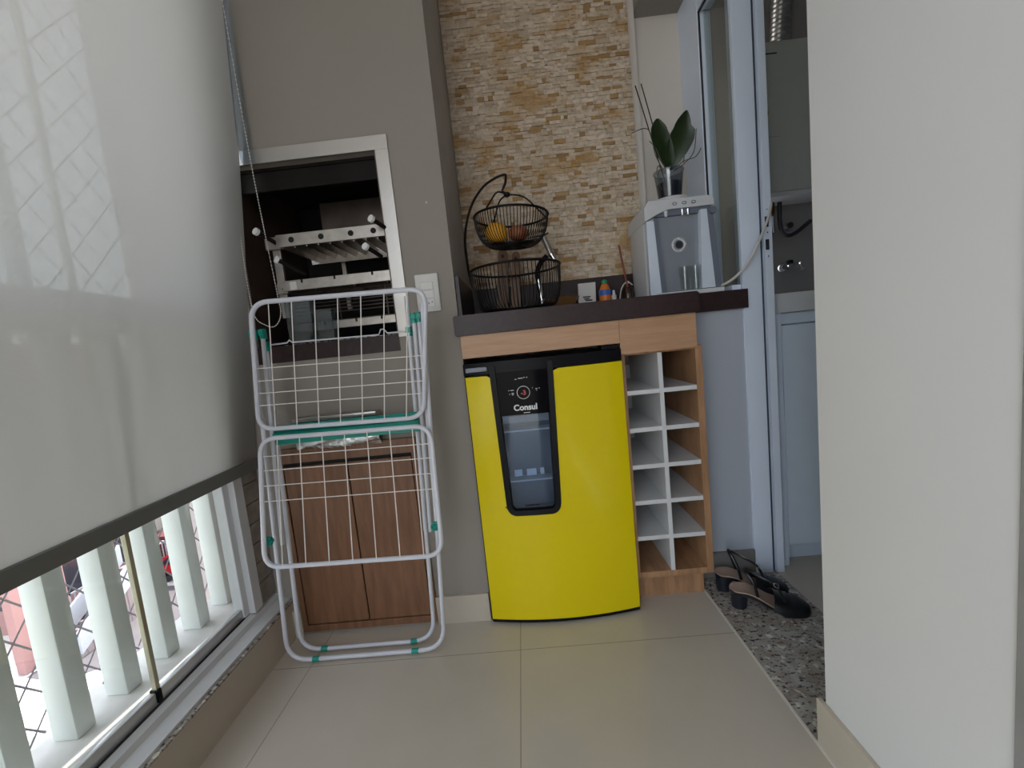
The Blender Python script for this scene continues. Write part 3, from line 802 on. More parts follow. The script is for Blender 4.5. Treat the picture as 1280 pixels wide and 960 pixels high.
for v in bmesh.ops.create_icosphere(bm, subdivisions=2, radius=.0095)['verts']: v.co = V((v.co.x*1.3, v.co.y, v.co.z))+hub
build('hook', bm, M['bwire'], t, smooth=True)
for a in (-.35*PI*2, .05*PI*2, .34*PI*2):
    e = P_up(a, 1)
    mid = hub.lerp(e, .45)+V((0, 0, .028))
    build('hanger_arm', T_(spline([hub, mid, hub.lerp(e, .85)+V((0, 0, .012)), e+V((0, 0, .003))], 6), .0028, n=8), M['bwire'], t, smooth=True)
def fruit(name, c, r, mat, label, cat, sq=(1, 1, .92)):
    bm = bmesh.new()
    for v in bmesh.ops.create_uvsphere(bm, u_segments=28, v_segments=18, radius=r)['verts']:
        n_ = noise.noise(v.co*30)*.03*r; d = v.co.normalized()
        v.co = V((v.co.x*sq[0], v.co.y*sq[1], v.co.z*sq[2]))+d*n_
        if abs(d.z) > .9: v.co.z -= math.copysign((abs(d.z)-.9)*r*.9, d.z)
        v.co += V(c)
    t_ = empty(name, (c[0], c[1], c[2]-r), label, cat)
    build('flesh', bm, mat, t_, smooth=True)
    build('stem_end', LA([(0, 0), (.004, 0), (.003, .004), (0, .005)], (c[0], c[1], c[2]+r*sq[2]-.003), n=8), M['stake'], t_)
fruit('orange', (-.043, CY-.030, 1.241), .036, M['orange'], 'orange-yellow round fruit at the left of the upper wire basket', 'fruit', (1.05, 1, 1))
fruit('onion', (.030, CY-.020, 1.236), .030, M['onion'], 'reddish-brown onion right of the yellow fruit in the upper wire basket', 'onion', (1.15, 1, .9))
# cutting boards behind
for i, (x0, x1, zt_, lean, lab) in enumerate(((-.080, -.034, 1.222, .05, 'brown wooden board standing behind the wire basket, left one'), (-.026, .012, 1.205, .045, 'narrow brown wooden spatula board standing right of the broad board'))):
    bm = bmesh.new()
    pts = round_path([V((x0, 0, .970)), V((x1, 0, .970)), V((x1+lean*.4, 0, zt_)), V((x0+lean*.6, 0, zt_))], .022, seg=5)
    poly = [(p.x, p.z) for p in pts]
    prism(bm, poly, 1.60-i*.02+.025, 1.612-i*.02+.025, 'y')
    for v in bm.verts: v.co.y += (v.co.z-.97)*.04-.018
    t2 = empty('cutting_board', ((x0+x1)/2, 1.62-i*.02, .968), lab, 'board')
    build('board', bm, M['board'], t2)
    build('hang_hole', LA([(0, 0), (.006, 0), (.006, .001), (0, .001)], ((x0+x1)/2+lean*.45, 1.612-i*.02, zt_-.025), n=14, axis=(0, -1, 0)), M['slot'], t2)
# tap
t = empty('kitchen_tap', (.09, 1.47, .968), 'chrome and black kitchen tap behind the wire basket', 'tap')
tp = 1.455
build('base', LA([(0, 0), (.022, 0), (.022, .006), (.013, .014), (.012, .05), (0, .05)], (.088, tp, .968), n=24), M['chrome'], t, smooth=True)
build('column', T_([(.088, tp, 1.0), (.082, tp, 1.085)], .0085, n=14), M['chrome'], t, smooth=True)
build('neck', T_(spline([(.082, tp, 1.08), (.080, tp, 1.105), (.092, tp, 1.135), (.118, tp, 1.160)], 6), .0085, n=12), M['black'], t, smooth=True, label='black bent neck')
build('spray_head', T_([(.112, tp-.004, 1.222), (.133, tp-.006, 1.158)], .0095, n=14), M['steelf'], t, smooth=True, label='pale cylindrical head')
bm = bmesh.new(); tube(bm, [(.132, tp-.006, 1.164), (.146, tp-.006, 1.136)], [.011, .0085], n=14)
build('nozzle', bm, M['chrome'], t, smooth=True)
build('lever', T_(spline([(.113, tp, 1.222), (.120, tp, 1.230), (.130, tp, 1.234)], 4), .0024, n=8), M['black'], t, smooth=True)
# wooden bowl
t = empty('wooden_bowl', (.172, 1.585, .968), 'stack of brown wooden bowls behind the tap on the counter', 'bowl')
build('bowl', LA([(0, .004), (.03, 0), (.036, .006), (.062, .050), (.058, .050), (.034, .012), (0, .008)], (.172, 1.585, .968), n=36), M['bowl'], t, smooth=True)
build('foot_ring', LA([(.028, -.001), (.034, -.001), (.036, .007), (.028, .007)], (.172, 1.585, .969), n=36), M['board'], t, smooth=True)
C0 = V((0, 0, .88))
def push(o, k, dz=0):
    o.location = C0+(o.location-C0)*k; o.location.z += dz; o.scale = (k, k, k)
for o in list(COL.objects):
    if o.parent is None and o.name.split('.')[0] in ('fruit_basket', 'orange', 'onion'): push(o, 1.42/1.49, .0035)
    if o.name == 'kitchen_tap': push(o, 1.60/1.455, -.0088)
# white card
t = empty('white_packet', (.262, 1.58, .968), 'small white packet leaning on the dark backsplash beside the orange bottle', 'packet')
bm = bmesh.new(); prism(bm, [(.228, .968), (.292, .968), (.296, 1.062), (.232, 1.062)], 1.575, 1.590, 'y')
pk = build('pouch', bm, M['card'], t)
bm = bmesh.new()
for a, b, z in ((.246, .274, 1.009), (.250, .270, 1.002), (.254, .280, .996)): bx(bm, a, b, 1.5742, 1.575, z, z+.005)
build('print', bm, M['ink'], pk, label='small dark printed mark')
# orange bottle
t = empty('dish_soap_bottle', (.325, 1.56, .968), 'orange dish soap bottle with a blue label and green cap on the counter', 'bottle')
build('body', LA([(0, 0), (.021, 0), (.022, .004), (.022, .045), (.019, .062), (.013, .078), (.008, .082), (0, .082)], (.325, 1.56, .968), n=28), M['obot'], t, smooth=True)
build('cap', LA([(0, .081), (.011, .081), (.011, .092), (.006, .097), (0, .098)], (.325, 1.56, .968), n=20), M['green'], t, smooth=True)
build('label_band', LA([(.0224, .040), (.0226, .042), (.0226, .058), (.0215, .060)], (.325, 1.56, .968), n=28), M['blue'], t, smooth=True)
t = empty('dropper_bottle', (.352, 1.54, .968), 'tiny white bottle right of the orange dish soap bottle', 'bottle')
build('body', LA([(0, 0), (.009, 0), (.009, .035), (.004, .041), (0, .041)], (.352, 1.54, .968), n=18), M['card'], t, smooth=True)
build('cap', LA([(0, .040), (.005, .040), (.004, .054), (0, .055)], (.352, 1.54, .968), n=14), M['print'], t, smooth=True)
t = empty('amber_bottle', (.408, 1.56, .968), 'dark bottle with a white cap and a reddish stick by the water purifier', 'bottle')
build('body', LA([(0, 0), (.020, 0), (.021, .004), (.021, .050), (.010, .066), (.009, .074), (0, .074)], (.408, 1.56, .968), n=24), M['amber'], t, smooth=True)
build('cap', LA([(0, .073), (.009, .073), (.006, .083), (0, .084)], (.408, 1.56, .968), n=16), M['print'], t, smooth=True)
build('stick', T_([(.405, 1.55, 1.03), (.384, 1.545, 1.178)], .0035, n=8), M['reed'], t, smooth=True, label='reddish brown stick')
build('thin_tube', T_(spline([(.425, 1.555, 1.035), (.405, 1.55, 1.048), (.382, 1.545, 1.025), (.370, 1.54, .975)], 6), .0022, n=6), M['cable'], t, smooth=True)

# ------------------------------------------------------------------ water purifier
t = empty('water_purifier', (.55, 1.48, .968), 'white and grey countertop water purifier on the right end of the counter', 'water purifier')
px0, px1, py = .437, .655, 1.395
pts = round_path([V((px0, py+.02, 0)), V((px1, py+.02, 0)), V((px1, 1.60, 0)), V((px0, 1.60, 0))], .02, seg=4)
bm = bmesh.new(); 
prism(bm, [(p.x, p.y) for p in pts], .972, 1.225, 'z')
build('housing', bm, M['purw'], t, smooth=True)
# front sculpted body: U-shaped white surround
bm = bmesh.new()
head = [V((px0-.002, 0, 1.212)), V((px0-.002, 0, 1.255)), V((px0+.018, 0, 1.278)), V((px1-.012, 0, 1.278)), V((px1+.001, 0, 1.262)), V((px1+.001, 0, 1.244))]
poly = [(v.x, v.z) for v in head]
# underside arch
for k in range(1, 12):
    s = k/12; x = px1+(px0-px1)*s
    z = 1.244 if s < .62 else 1.244-(.032)*((s-.62)/.38)**1.6
    poly.append((x, z))
prism(bm, poly, py, 1.60, 'y')
for v in bm.verts:
    if v.co.z > 1.27 and v.co.y < 1.5: v.co.y += .012
build('head', bm, M['purw'], t, smooth=True, sharp=30)
bm = bmesh.new(); bx(bm, px0+.03, px1-.002, py+.010, py+.03, 1.226, 1.245)
hd = build('dispensing_bay', bm, M['purg'], t)
bm = bmesh.new(); bx(bm, .470, .612, py+.0175, py+.022, .984, 1.224, bev=.001)
pan = build('front_panel', bm, M['purp'], t, label='smooth grey front panel')
build('side_wing', PR([(.438, .975), (.474, .975), (.462, 1.212), (.438, 1.212)], py-.002, py+.02), M['purb'], t, label='pale blue glossy left wing')
build('side_wing', PR([(.603, .985), (.646, .985), (.630, 1.232), (.611, 1.232)], py-.004, py+.02), M['purb'], t, label='pale blue glossy right wing')

build('grey_strip', PR([(.474, .980), (.492, .980), (.474, 1.222), (.455, 1.212), (.462, 1.210)], py+.004, py+.02), M['purg'], t, label='grey strip inside the left wing')
build('grey_strip', PR([(.646, .985), (.668, .985), (.650, 1.232), (.630, 1.232)], py-.001, py+.02), M['purg'], t, label='grey strip outside the right wing')
for x in (.505, .557, .575): 
    build('spout', LA([(0, 0), (.004, 0), (.006, .012), (.006, .018), (0, .018)], (x, py+.006, 1.222), n=14), M['purw' if x < .52 else 'chrome'], t, smooth=True)
build('side_knob', LA([(0, 0), (.012, 0), (.013, .006), (.010, .014), (0, .014)], (.648, py+.002, 1.226), n=20, axis=(0, -1, 0)), M['purg'], t, smooth=True, label='dark round knob')
for x in (.532, .562, .592):
    bm = bmesh.new(); tube(bm, [V((x+.0065*math.cos(k*PI/8), py-.0006, 1.2585+.0042*math.sin(k*PI/8))) for k in range(16)], .0008, n=5, closed=True)
    build('button', bm, M['ink'], t, label='dark outlined oval button')
bm = bmesh.new(); bx(bm, .553, .573, py+.0105, py+.012, 1.2705, 1.2725)
# round emblem
bm = bmesh.new(); n = 40; ex, ez = .545, 1.133
tube(bm, [V((ex+.0195*math.cos(2*PI*k/n), py+.0172, ez+.0195*math.sin(2*PI*k/n))) for k in range(n)], .0042, n=6, closed=True)
em = build('round_emblem', bm, M['print'], pan, smooth=True, label='pale ring emblem')
bm = bmesh.new()
for k in range(26):
    if k % 13 in (0, 7): continue
    a = 2*PI*k/26; p = V((ex+.0195*math.cos(a), 0, ez+.0195*math.sin(a)))
    bx(bm, p.x-.0011, p.x+.0011, py+.0122, py+.0132, p.z-.0014, p.z+.0014)
build('emblem_ticks', bm, M['purg'], em)
build('emblem_core', LA([(0, 0), (.0115, 0), (.0115, .002), (0, .002)], (ex, py+.0178, ez), n=28, axis=(0, -1, 0)), M['dgrey'], em, smooth=True)
bm = bmesh.new(); bx(bm, .455, .668, py-.020, py+.06, .9682, .982, bev=.003)
build('drip_tray', bm, M['purw'], t)
# white hose
hp = spline([(.655, 1.50, .985), (.662, 1.395, 1.0), (.69, 1.355, 1.02), (.730, 1.345, 1.06), (.780, 1.345, 1.14), (.822, 1.36, 1.225), (.858, 1.42, 1.29), (.885, 1.50, 1.335), (.93, 1.62, 1.385), (.955, 1.74, 1.36)], 8)
hp = spline([(.655, 1.50, .985), (.668, 1.395, .988), (.695, 1.352, 1.010), (.735, 1.345, 1.055), (.782, 1.345, 1.145), (.822, 1.375, 1.215), (.868, 1.46, 1.262), (.912, 1.55, 1.305), (.965, 1.68, 1.330), (.99, 1.80, 1.36)], 8)
build('supply_hose', T_(hp, .0040, n=10), M['cable'], t, smooth=True, label='pale supply hose')
# glasses reflected / standing in the dispensing bay
for (x, z, lab) in ((.585, .984, 'clear drinking glass on the tray of the water purifier, right one'), (.550, .984, 'clear drinking glass on the tray of the water purifier, left one')):
    g = empty('drinking_glass', (x, py-.0, z), lab, 'glass', 'glasses standing at the water purifier')
    build('tumbler', LA([(0, .004), (.0125, .003), (.0135, 0), (.018, .078), (.0168, .078), (.0125, .008), (0, .007)], (x, py-.002, .982), n=24), M['glass'], g, smooth=True)
# ------------------------------------------------------------------ orchid
t = empty('potted_orchid', (.543, 1.46, 1.279), 'potted orchid with two dark leaves in a clear pot on top of the water purifier', 'orchid')
oc = (.543, 1.46)
build('saucer', LA([(0, 0), (.052, 0), (.058, .008), (.054, .010), (0, .004)], (*oc, 1.2785), n=36), M['purw'], t, smooth=True)
pot = build('pot', LA([(0, .001), (.036, 0), (.037, .002), (.046, .084), (.049, .086), (.049, .090), (.045, .088), (.035, .004), (0, .004)], (*oc, 1.290), n=36), M['pot'], t, smooth=True)
build('bark_mix', LA([(0, 0), (.034, 0), (.039, .045), (.030, .050), (0, .052)], (*oc, 1.295), n=28), M['bark'], t, smooth=True)
def leafblade(path, widths, yaw, cup=.2, notch=None):
    bm = bmesh.new(); P = spline(path, 6); n = len(P)-1
    side = V((math.cos(yaw), math.sin(yaw), 0))
    rows = []
    for i, p in enumerate(P):
        s = i/n; k = s*(len(widths)-1); j = min(int(k), len(widths)-2); w = widths[j]+(widths[j+1]-widths[j])*(k-j)
        tan = (P[min(i+1, n)]-P[max(i-1, 0)]).normalized(); nrm = side.cross(tan).normalized(); sd = tan.cross(nrm)
        row = []
        for q in range(-4, 5):
            u = q/4; ww = w
            if notch and u*notch[0] > 0 and s > notch[1]: ww = w*notch[2]
            row.append(bm.verts.new(p+sd*u*ww+nrm*(cup*ww*u*u)))
        rows.append(row)
    for a, b in zip(rows, rows[1:]):
        for q in range(8): bm.faces.new((a[q], a[q+1], b[q+1], b[q]))
    solidify(bm, .0012)
    return bm
build('leaf', leafblade([(.548, 1.455, 1.382), (.533, 1.45, 1.43), (.515, 1.445, 1.49), (.512, 1.445, 1.542)], [.005, .022, .031, .032, .026, .004], 0.1), M['leaf'], t, smooth=True)
build('leaf', leafblade([(.552, 1.46, 1.385), (.565, 1.452, 1.43), (.592, 1.445, 1.49), (.606, 1.44, 1.555)], [.005, .021, .034, .039, .030, .003], -.1, .2, (1, .74, .62)), M['leaf'], t, smooth=True)
for a, b in (((.528, 1.45, 1.34), (.452, 1.455, 1.655)), ((.545, 1.462, 1.34), (.476, 1.47, 1.667))):
    build('flower_stake', T_([V(a), V(b)], .0019, n=6), M['stake'], t, smooth=True)
for pth in ([(.530, 1.45, 1.37), (.497, 1.44, 1.43), (.488, 1.44, 1.49), (.47, 1.44, 1.515), (.425, 1.44, 1.505)],
            [(.56, 1.45, 1.38), (.585, 1.44, 1.40), (.625, 1.44, 1.41), (.645, 1.44, 1.435)],
            [(.56, 1.46, 1.38), (.590, 1.45, 1.395), (.625, 1.45, 1.43), (.637, 1.45, 1.50)],
            [(.590, 1.45, 1.40), (.594, 1.45, 1.43), (.592, 1.45, 1.455)],
            [(.520, 1.45, 1.38), (.500, 1.42, 1.375), (.490, 1.41, 1.345), (.50, 1.41, 1.31)],
            [(.525, 1.45, 1.37), (.505, 1.44, 1.395), (.498, 1.44, 1.375), (.505, 1.44, 1.36)],
            [(.535, 1.45, 1.38), (.515, 1.44, 1.41), (.500, 1.44, 1.45), (.480, 1.44, 1.475)]):
    build('aerial_root', T_(spline(pth, 6), .0014, n=6), M['root'], t, smooth=True)

# ------------------------------------------------------------------ side window and door jamb
bm = bmesh.new()
bx(bm, .700, .745, 1.395, 1.54, 1.912, 1.96, bev=.001)      # head
bx(bm, .700, .745, 1.545, 1.70, .968, ZC, bev=.001)         # far jamb
bx(bm, .700, .745, 1.395, 1.545, .968, .985, bev=.001)      # bottom
struct('window_1', bm, M['aluj'])
bm = bmesh.new(); bx(bm, .7035, .707, 1.537, 1.545, .985, 1.912); bx(bm, .7035, .707, 1.40, 1.545, 1.904, 1.912)
struct('window_1_gasket', bm, M['gasket'])
struct('window_1_glass', B(.722, .726, 1.395, 1.545, .985, 1.912), M['glassd'])
struct('wall_above_window', B(.700, .745, 1.395, 1.545, 1.96, ZC), M['cream'])
bm = bmesh.new(); bx(bm, .727, .787, 1.380, 1.395, 0, ZC, bev=.001); bx(bm, .745, .835, 1.405, 1.45, 0, ZC)
struct('door_1_frame', bm, M['aluj'])
struct('door_1_gasket', B(.787, .799, 1.392, 1.405, 0, ZC), plain('dark_blue_grey_gasket', (.05, .06, .085), .5))
bm = bmesh.new(); bx(bm, .799, .823, 1.376, 1.405, .0, ZC, bev=.001)
struct('door_1_strike_profile', bm, M['aluj'])
bm = bmesh.new()
for z in (1.168, 1.098): bx(bm, .801, .812, 1.3748, 1.3765, z-.016, z+.016)
struct('door_1_strike', bm, plain('dark_slot', (.03, .035, .05), .4))
bm = bmesh.new()
for z in (1.205, 1.135, 1.062): lathe(bm, [(0, 0), (.0025, 0), (.0025, .001), (0, .001)], (.808, 1.376, z), n=8, axis=(0, -1, 0))
struct('door_1_screws', bm, M['chrome'])

# ------------------------------------------------------------------ laundry beyond the door
t = empty('laundry_cabinet', (1.0, 1.6, 0), 'white laundry tub cabinet beyond the doorway', 'cabinet')
build('end_panel', B(.836, .862, 1.412, 1.88, 0, .880), M['lcab'], t)
build('carcass', B(.862, 1.40, 1.445, 1.88, .066, .878), M['lcab'], t)
build('door', B(.868, 1.30, 1.420, 1.444, .070, .838, bev=.002), M['lcab'], t)
build('door_rail', B(.868, 1.30, 1.428, 1.444, .842, .876, bev=.001), M['lcab'], t)
build('plinth', B(.862, 1.40, 1.462, 1.86, 0, .066), M['lcab'], t)
t = empty('laundry_tub', (1.05, 1.6, .88), 'white laundry tub with a deep front apron on the laundry cabinet', 'laundry tub')
build('apron', B(.836, 1.42, 1.412, 1.436, .880, .943, bev=.003), M['ltub'], t, smooth=True)
bm = bmesh.new(); bx(bm, .836, .90, 1.436, 1.89, .925, .943); bx(bm, .90, 1.42, 1.84, 1.89, .925, .943); bx(bm, .90, .905, 1.436, 1.84, .90, .925)
build('rim', bm, M['ltub'], t)
t = empty('gas_water_heater', (1.15, 1.82, 1.34), 'white gas water heater on the laundry wall seen through the doorway', 'water heater')
build('casing', B(1.0, 1.30, 1.752, 1.899, 1.355, 1.915, bev=.006), M['heater'], t, smooth=True)
build('bottom_tray', B(1.004, 1.295, 1.748, 1.899, 1.338, 1.354, bev=.002), M['ltub'], t)
build('name_mark', B(1.02, 1.09, 1.7505, 1.752, 1.868, 1.872), M['ink'], t, label='thin dark mark')
build('seam_line', B(1.03, 1.09, 1.7512, 1.752, 1.565, 1.5665), M['lau'], t)
build('rating_sticker', B(1.02, 1.05, 1.7508, 1.752, 1.650, 1.662), M['tag'], t, label='orange-brown sticker')
bm = bmesh.new(); prf = [(.034+.004*(k % 2), .0085*k) for k in range(40)]
lathe(bm, [(0, 0)]+prf+[(0, .0085*40)], (1.140, 1.82, 1.915), n=24)
for v in bm.verts: v.co.x += (v.co.z-1.915)*.10
build('exhaust_duct', bm, M['duct'], t, smooth=True, label='crinkled aluminium duct')
for i, (pth, r, mt, nm) in enumerate((([(1.10, 1.84, 1.338), (1.10, 1.84, 1.30), (1.10, 1.86, 1.28)], .012, 'rust', 'copper_fitting'),
        ([(1.135, 1.84, 1.338), (1.135, 1.84, 1.24), (1.150, 1.83, 1.20), (1.19, 1.83, 1.205), (1.26, 1.84, 1.25)], .008, 'pipe', 'flexible_hose'),
        ([(1.105, 1.84, 1.285), (1.105, 1.84, 1.215)], .006, 'chrome', 'steel_pipe'),
        ([(1.080, 1.85, 1.24), (1.085, 1.82, 1.21), (1.075, 1.82, 1.175), (1.04, 1.82, 1.135), (.98, 1.83, 1.12)], .007, 'pipeg', 'flexible_hose'))):
    build(nm, T_(spline(pth, 6), r, n=10), M[mt], t, smooth=True)
for x, z, r in ((1.055, 1.235, .020), (1.19, 1.245, .022)):
    v_ = empty('shutoff_valve', (x, 1.89, z-.02), 'round dark shut-off valve under the water heater, %s one' % ('left' if x < 1.1 else 'right'), 'valve')
    build('flange', LA([(0, 0), (r, 0), (r*.9, .006), (r*.5, .010), (r*.5, .03), (0, .03)], (x, 1.899, z), n=20, axis=(0, -1, 0)), M['pipeg'], v_, smooth=True)
    build('handwheel', LA([(0, 0), (r*.55, 0), (r*.55, .01), (0, .012)], (x, 1.868, z), n=16, axis=(0, -1, 0)), M['pipe'], v_, smooth=True)
t = empty('laundry_tap', (1.16, 1.88, 1.06), 'chrome wall tap above the laundry tub', 'tap')
build('flange', LA([(0, 0), (.022, 0), (.018, .008), (.010, .014), (.010, .05), (0, .05)], (1.175, 1.899, 1.075), n=20, axis=(0, -1, 0)), M['chrome'], t, smooth=True)
build('spout', T_(spline([(1.175, 1.85, 1.075), (1.175, 1.79, 1.078), (1.175, 1.77, 1.05)], 6), .008, n=10), M['chrome'], t, smooth=True)
build('handle', LA([(0, 0), (.013, 0), (.013, .012), (0, .014)], (1.175, 1.85, 1.085), n=16), M['black'], t, smooth=True)
build('wall_hose', T_(spline([(1.0, 1.89, 1.30), (1.03, 1.88, 1.20), (1.02, 1.88, 1.08), (1.08, 1.885, 1.05), (1.13, 1.885, 1.06)], 6), .003, n=8), M['lau'], label='thin grey hose looping down the laundry wall beside the tap', cat='hose', smooth=True)

# ------------------------------------------------------------------ sandals
def sandal(loc, rz, label, hs=.075):
    t = empty('heeled_sandal', (0, 0, 0), label, 'sandal', 'pair of black sandals on the granite threshold')
    L_, n = .215, 24
    def prof(s):          # s: 0 heel -> 1 toe ; x along, z height, half width
        x = L_*s
        z = .052*(1-min(s/.62, 1)**1.5*1)+.006 if s < .62 else .006+.004*max(0, s-.85)/.15
        z = .006+.048*(.5+.5*math.cos(PI*min(1, max(0, (s-.15)/.55))))
        w = .026+.012*math.sin(PI*min(1, s*.9))+(.010 if s > .5 else 0)*math.sin(PI*(s-.5)/.55)
        if s < .08: w *= math.sqrt(max(.05, 1-((.08-s)/.08)**2))
        if s > .88: w *= math.sqrt(max(.04, 1-((s-.88)/.12)**2))
        return x, z, w
    def slab(z_off, th, wsc):
        bm = bmesh.new(); top, bot = [], []
        for i in range(n+1):
            x, z, w = prof(i/24); w *= wsc
            top.append([bm.verts.new((x, u*w, z+z_off+.003*u*u)) for u in (-1, -.5, 0, .5, 1)])
            bot.append([bm.verts.new((x, u*w, z+z_off-th)) for u in (-1, -.5, 0, .5, 1)])
        for i in range(n):
            for q in range(4):
                bm.faces.new((top[i][q], top[i+1][q], top[i+1][q+1], top[i][q+1])); bm.faces.new((bot[i][q], bot[i][q+1], bot[i+1][q+1], bot[i+1][q]))
            bm.faces.new((top[i][0], bot[i][0], bot[i+1][0], top[i+1][0])); bm.faces.new((top[i][4], top[i+1][4], bot[i+1][4], bot[i][4]))
        for r1, r2 in ((top[0], bot[0]), (top[n], bot[n])):
            for q in range(4): bm.faces.new((r1[q], r1[q+1], r2[q+1], r2[q]))
        return bm
    build('sole', slab(0, .0058, 1.0), M['shoe'], t, smooth=True)
    n = 17
    build('insole', slab(.0025, .002, .93), M['insole'], t, smooth=True, label='beige insole')
    n = 24
    bm = bmesh.new(); pts_t, pts_b = [], []
    for k in range(16):
        a = 2*PI*k/16; pts_t.append(bm.verts.new((.026+.025*math.cos(a), .026*math.sin(a), .047))); pts_b.append(bm.verts.new((.024+.021*math.cos(a), .022*math.sin(a), 0)))
    for k in range(16): bm.faces.new((pts_t[k], pts_t[(k+1) % 16], pts_b[(k+1) % 16], pts_b[k]))
    bm.faces.new(pts_t); bm.faces.new(pts_b)
    build('block_heel', bm, M['shoe2'], t, smooth=True)
    def band(s, h, wd, sx=0):
        bm = bmesh.new()
        def f(u, v):
            a = PI*u; ss = min(.985, max(0, s+(v-.5)*wd/L_)); x, z, w = prof(ss)
            hh = h*(1-max(0, ss-.84)/.16*.62)
            return V((x+sx*math.sin(a), -(w+.002)*math.cos(a), z-.002+hh*abs(math.sin(a))**.75))
        grid(bm, f, 18, 8); solidify(bm, .0016); return bm
    build('toe_strap', band(.845, .030, .062), M['shoe'], t, smooth=True)
    build('instep_strap', band(.60, .038, .042, .01), M['shoe'], t, smooth=True)
    # ankle strap loop and back strap
    x, z, w = prof(.12)
    loop = spline([(.070, -w-.001, z-.004), (.060, -w*.95, z+.040), (.046, -.013, z+hs), (.046, .013, z+hs), (.060, w*.95, z+.040), (.074, w+.001, z-.004)], 6)
    build('heel_strap', T_(loop, .0034, n=6, sx=1.3, sy=.5), M['shoe'], t, smooth=True)
    loop2 = spline([(.048, .006, z+hs), (.080, -.020, z+hs-.010), (.118, -.030, z+hs*.55), (.140, -.034, z-.012)], 6)
    build('ankle_strap', T_(loop2, .003, n=6, sx=1.3, sy=.5), M['shoe'], t, smooth=True)
    build('buckle', T_(round_path([V((.112, -.036, z+hs*.55)), V((.124, -.036, z+hs*.55-.004)), V((.124, -.036, z+hs*.55+.008)), V((.112, -.036, z+hs*.55+.012))], .002), .001, n=5, closed=True), M['chrome'], t, label='small metal buckle')
    t.location = loc; t.rotation_euler = (0, 0, rz)
    return t
sandal((.567, 1.232, .0002), math.radians(-14), 'black block-heel sandal with beige insole, the nearer of the pair on the threshold', .062)
sandal((.562, 1.318, .0002), math.radians(-9), 'black block-heel sandal with upright heel strap, the farther of the pair by the skirting')

# ------------------------------------------------------------------ outdoors, seen below the blind
G = -10.0
build('street_ground', B(-70, -2.2, -8, 80, G-.3, G), M['sunc'], label='sunlit pale concrete yard far below the balcony', cat='ground')
bm = bmesh.new(); prism(bm, [(-20.1, 14.4), (-18.4, 14.0), (-16.2, 15.2), (-15.2, 18.2), (-16.5, 20.2), (-22.3, 20.4), (-22.3, 16.8), (-20.1, 16.8)], G, G+.02, 'z')
build('paved_yard', bm, M['asph'], label='grey paved yard between the pink building and the red car', cat='paving')
def facade(name, x0, x1, y0, y1, top, label, wallmat, floors, cols, side_south=True, bal=True):
    t = empty(name, ((x0+x1)/2, (y0+y1)/2, G), label, 'building')
    build('walls', B(x0, x1, y0, y1, G, top), wallmat, t)
    h = 2.9
    for f in range(floors):
        z = G+.6+f*h
        for c in range(cols):
            yy = y0+(y1-y0)*(c+.5)/cols
            if z+2 < top: build('window', B(x1, x1+.06, yy-.55, yy+.55, z+.6, z+2.0), M['bwin'], t)
        if bal and z+1.0 < top:
            for c in range(cols):
                yy = y0+(y1-y0)*(c+.5)/cols
                sl = build('balcony', B(x1, x1+1.1, yy-1.2, yy+1.2, z-.15, z+.05), M['slab'], t)
                bm = bmesh.new()
                bx(bm, x1+1.02, x1+1.08, yy-1.2, yy+1.2, z+.95, z+1.02)
                for k in range(13):
                    q = yy-1.18+k*.196; bx(bm, x1+1.03, x1+1.07, q-.02, q+.02, z, z+.98)
                bx(bm, x1, x1+1.08, yy-1.2, yy-1.15, z+.95, z+1.02); bx(bm, x1, x1+1.08, yy+1.15, yy+1.2, z+.95, z+1.02)
                build('railing', bm, M['rail'], sl)
    for c in range(max(1, cols)):
        xx = x0+(x1-x0)*(c+.5)/cols
        for f in range(floors):
            z = G+.6+f*h
            if z+2 < top and side_south: build('window', B(xx-.5, xx+.5, y0-.06, y0, z+.6, z+1.9), M['bwin'], t)
    return t
facade('apartment_block', -32, -22.4, 17.2, 22.6, 3, 'pink apartment block with white railed balconies beyond the yard', M['pink'], 4, 2)
build('boundary_wall', B(-20.55, -20.2, 14.5, 16.4, G+.05, 2.0), M['pink'], label='tall plain pink end wall left of the apartment balconies', cat='wall')
facade('apartment_block', -36, -25.6, 26.4, 31.5, 3, 'pale apartment block with stacked balconies farther behind the red car', M['cwall'], 4, 2)
facade('apartment_block', -38, -29, 36, 46, 0, 'cream building in full sun at the far right of the view', M['cwall'], 3, 3)
# outdoor stair with white parapets
t = empty('outdoor_stair', (-19.5, 16.6, G+.02), 'outdoor stair with white railings beside the pink end wall', 'stair')
bm = bmesh.new()
for k in range(12): bx(bm, -19.9, -18.8, 15.2+k*.28, 15.5+k*.28, G+.02, G+.18*(k+1))
build('steps', bm, M['slab'], t)
for x in (-19.97, -18.73):
    bm = bmesh.new(); prism(bm, [(15.2, G+.2), (18.6, G+2.3), (18.6, G+3.2), (15.2, G+1.1)], x-.06, x+.06, 'x')
    build('parapet', bm, M['rail'], t)
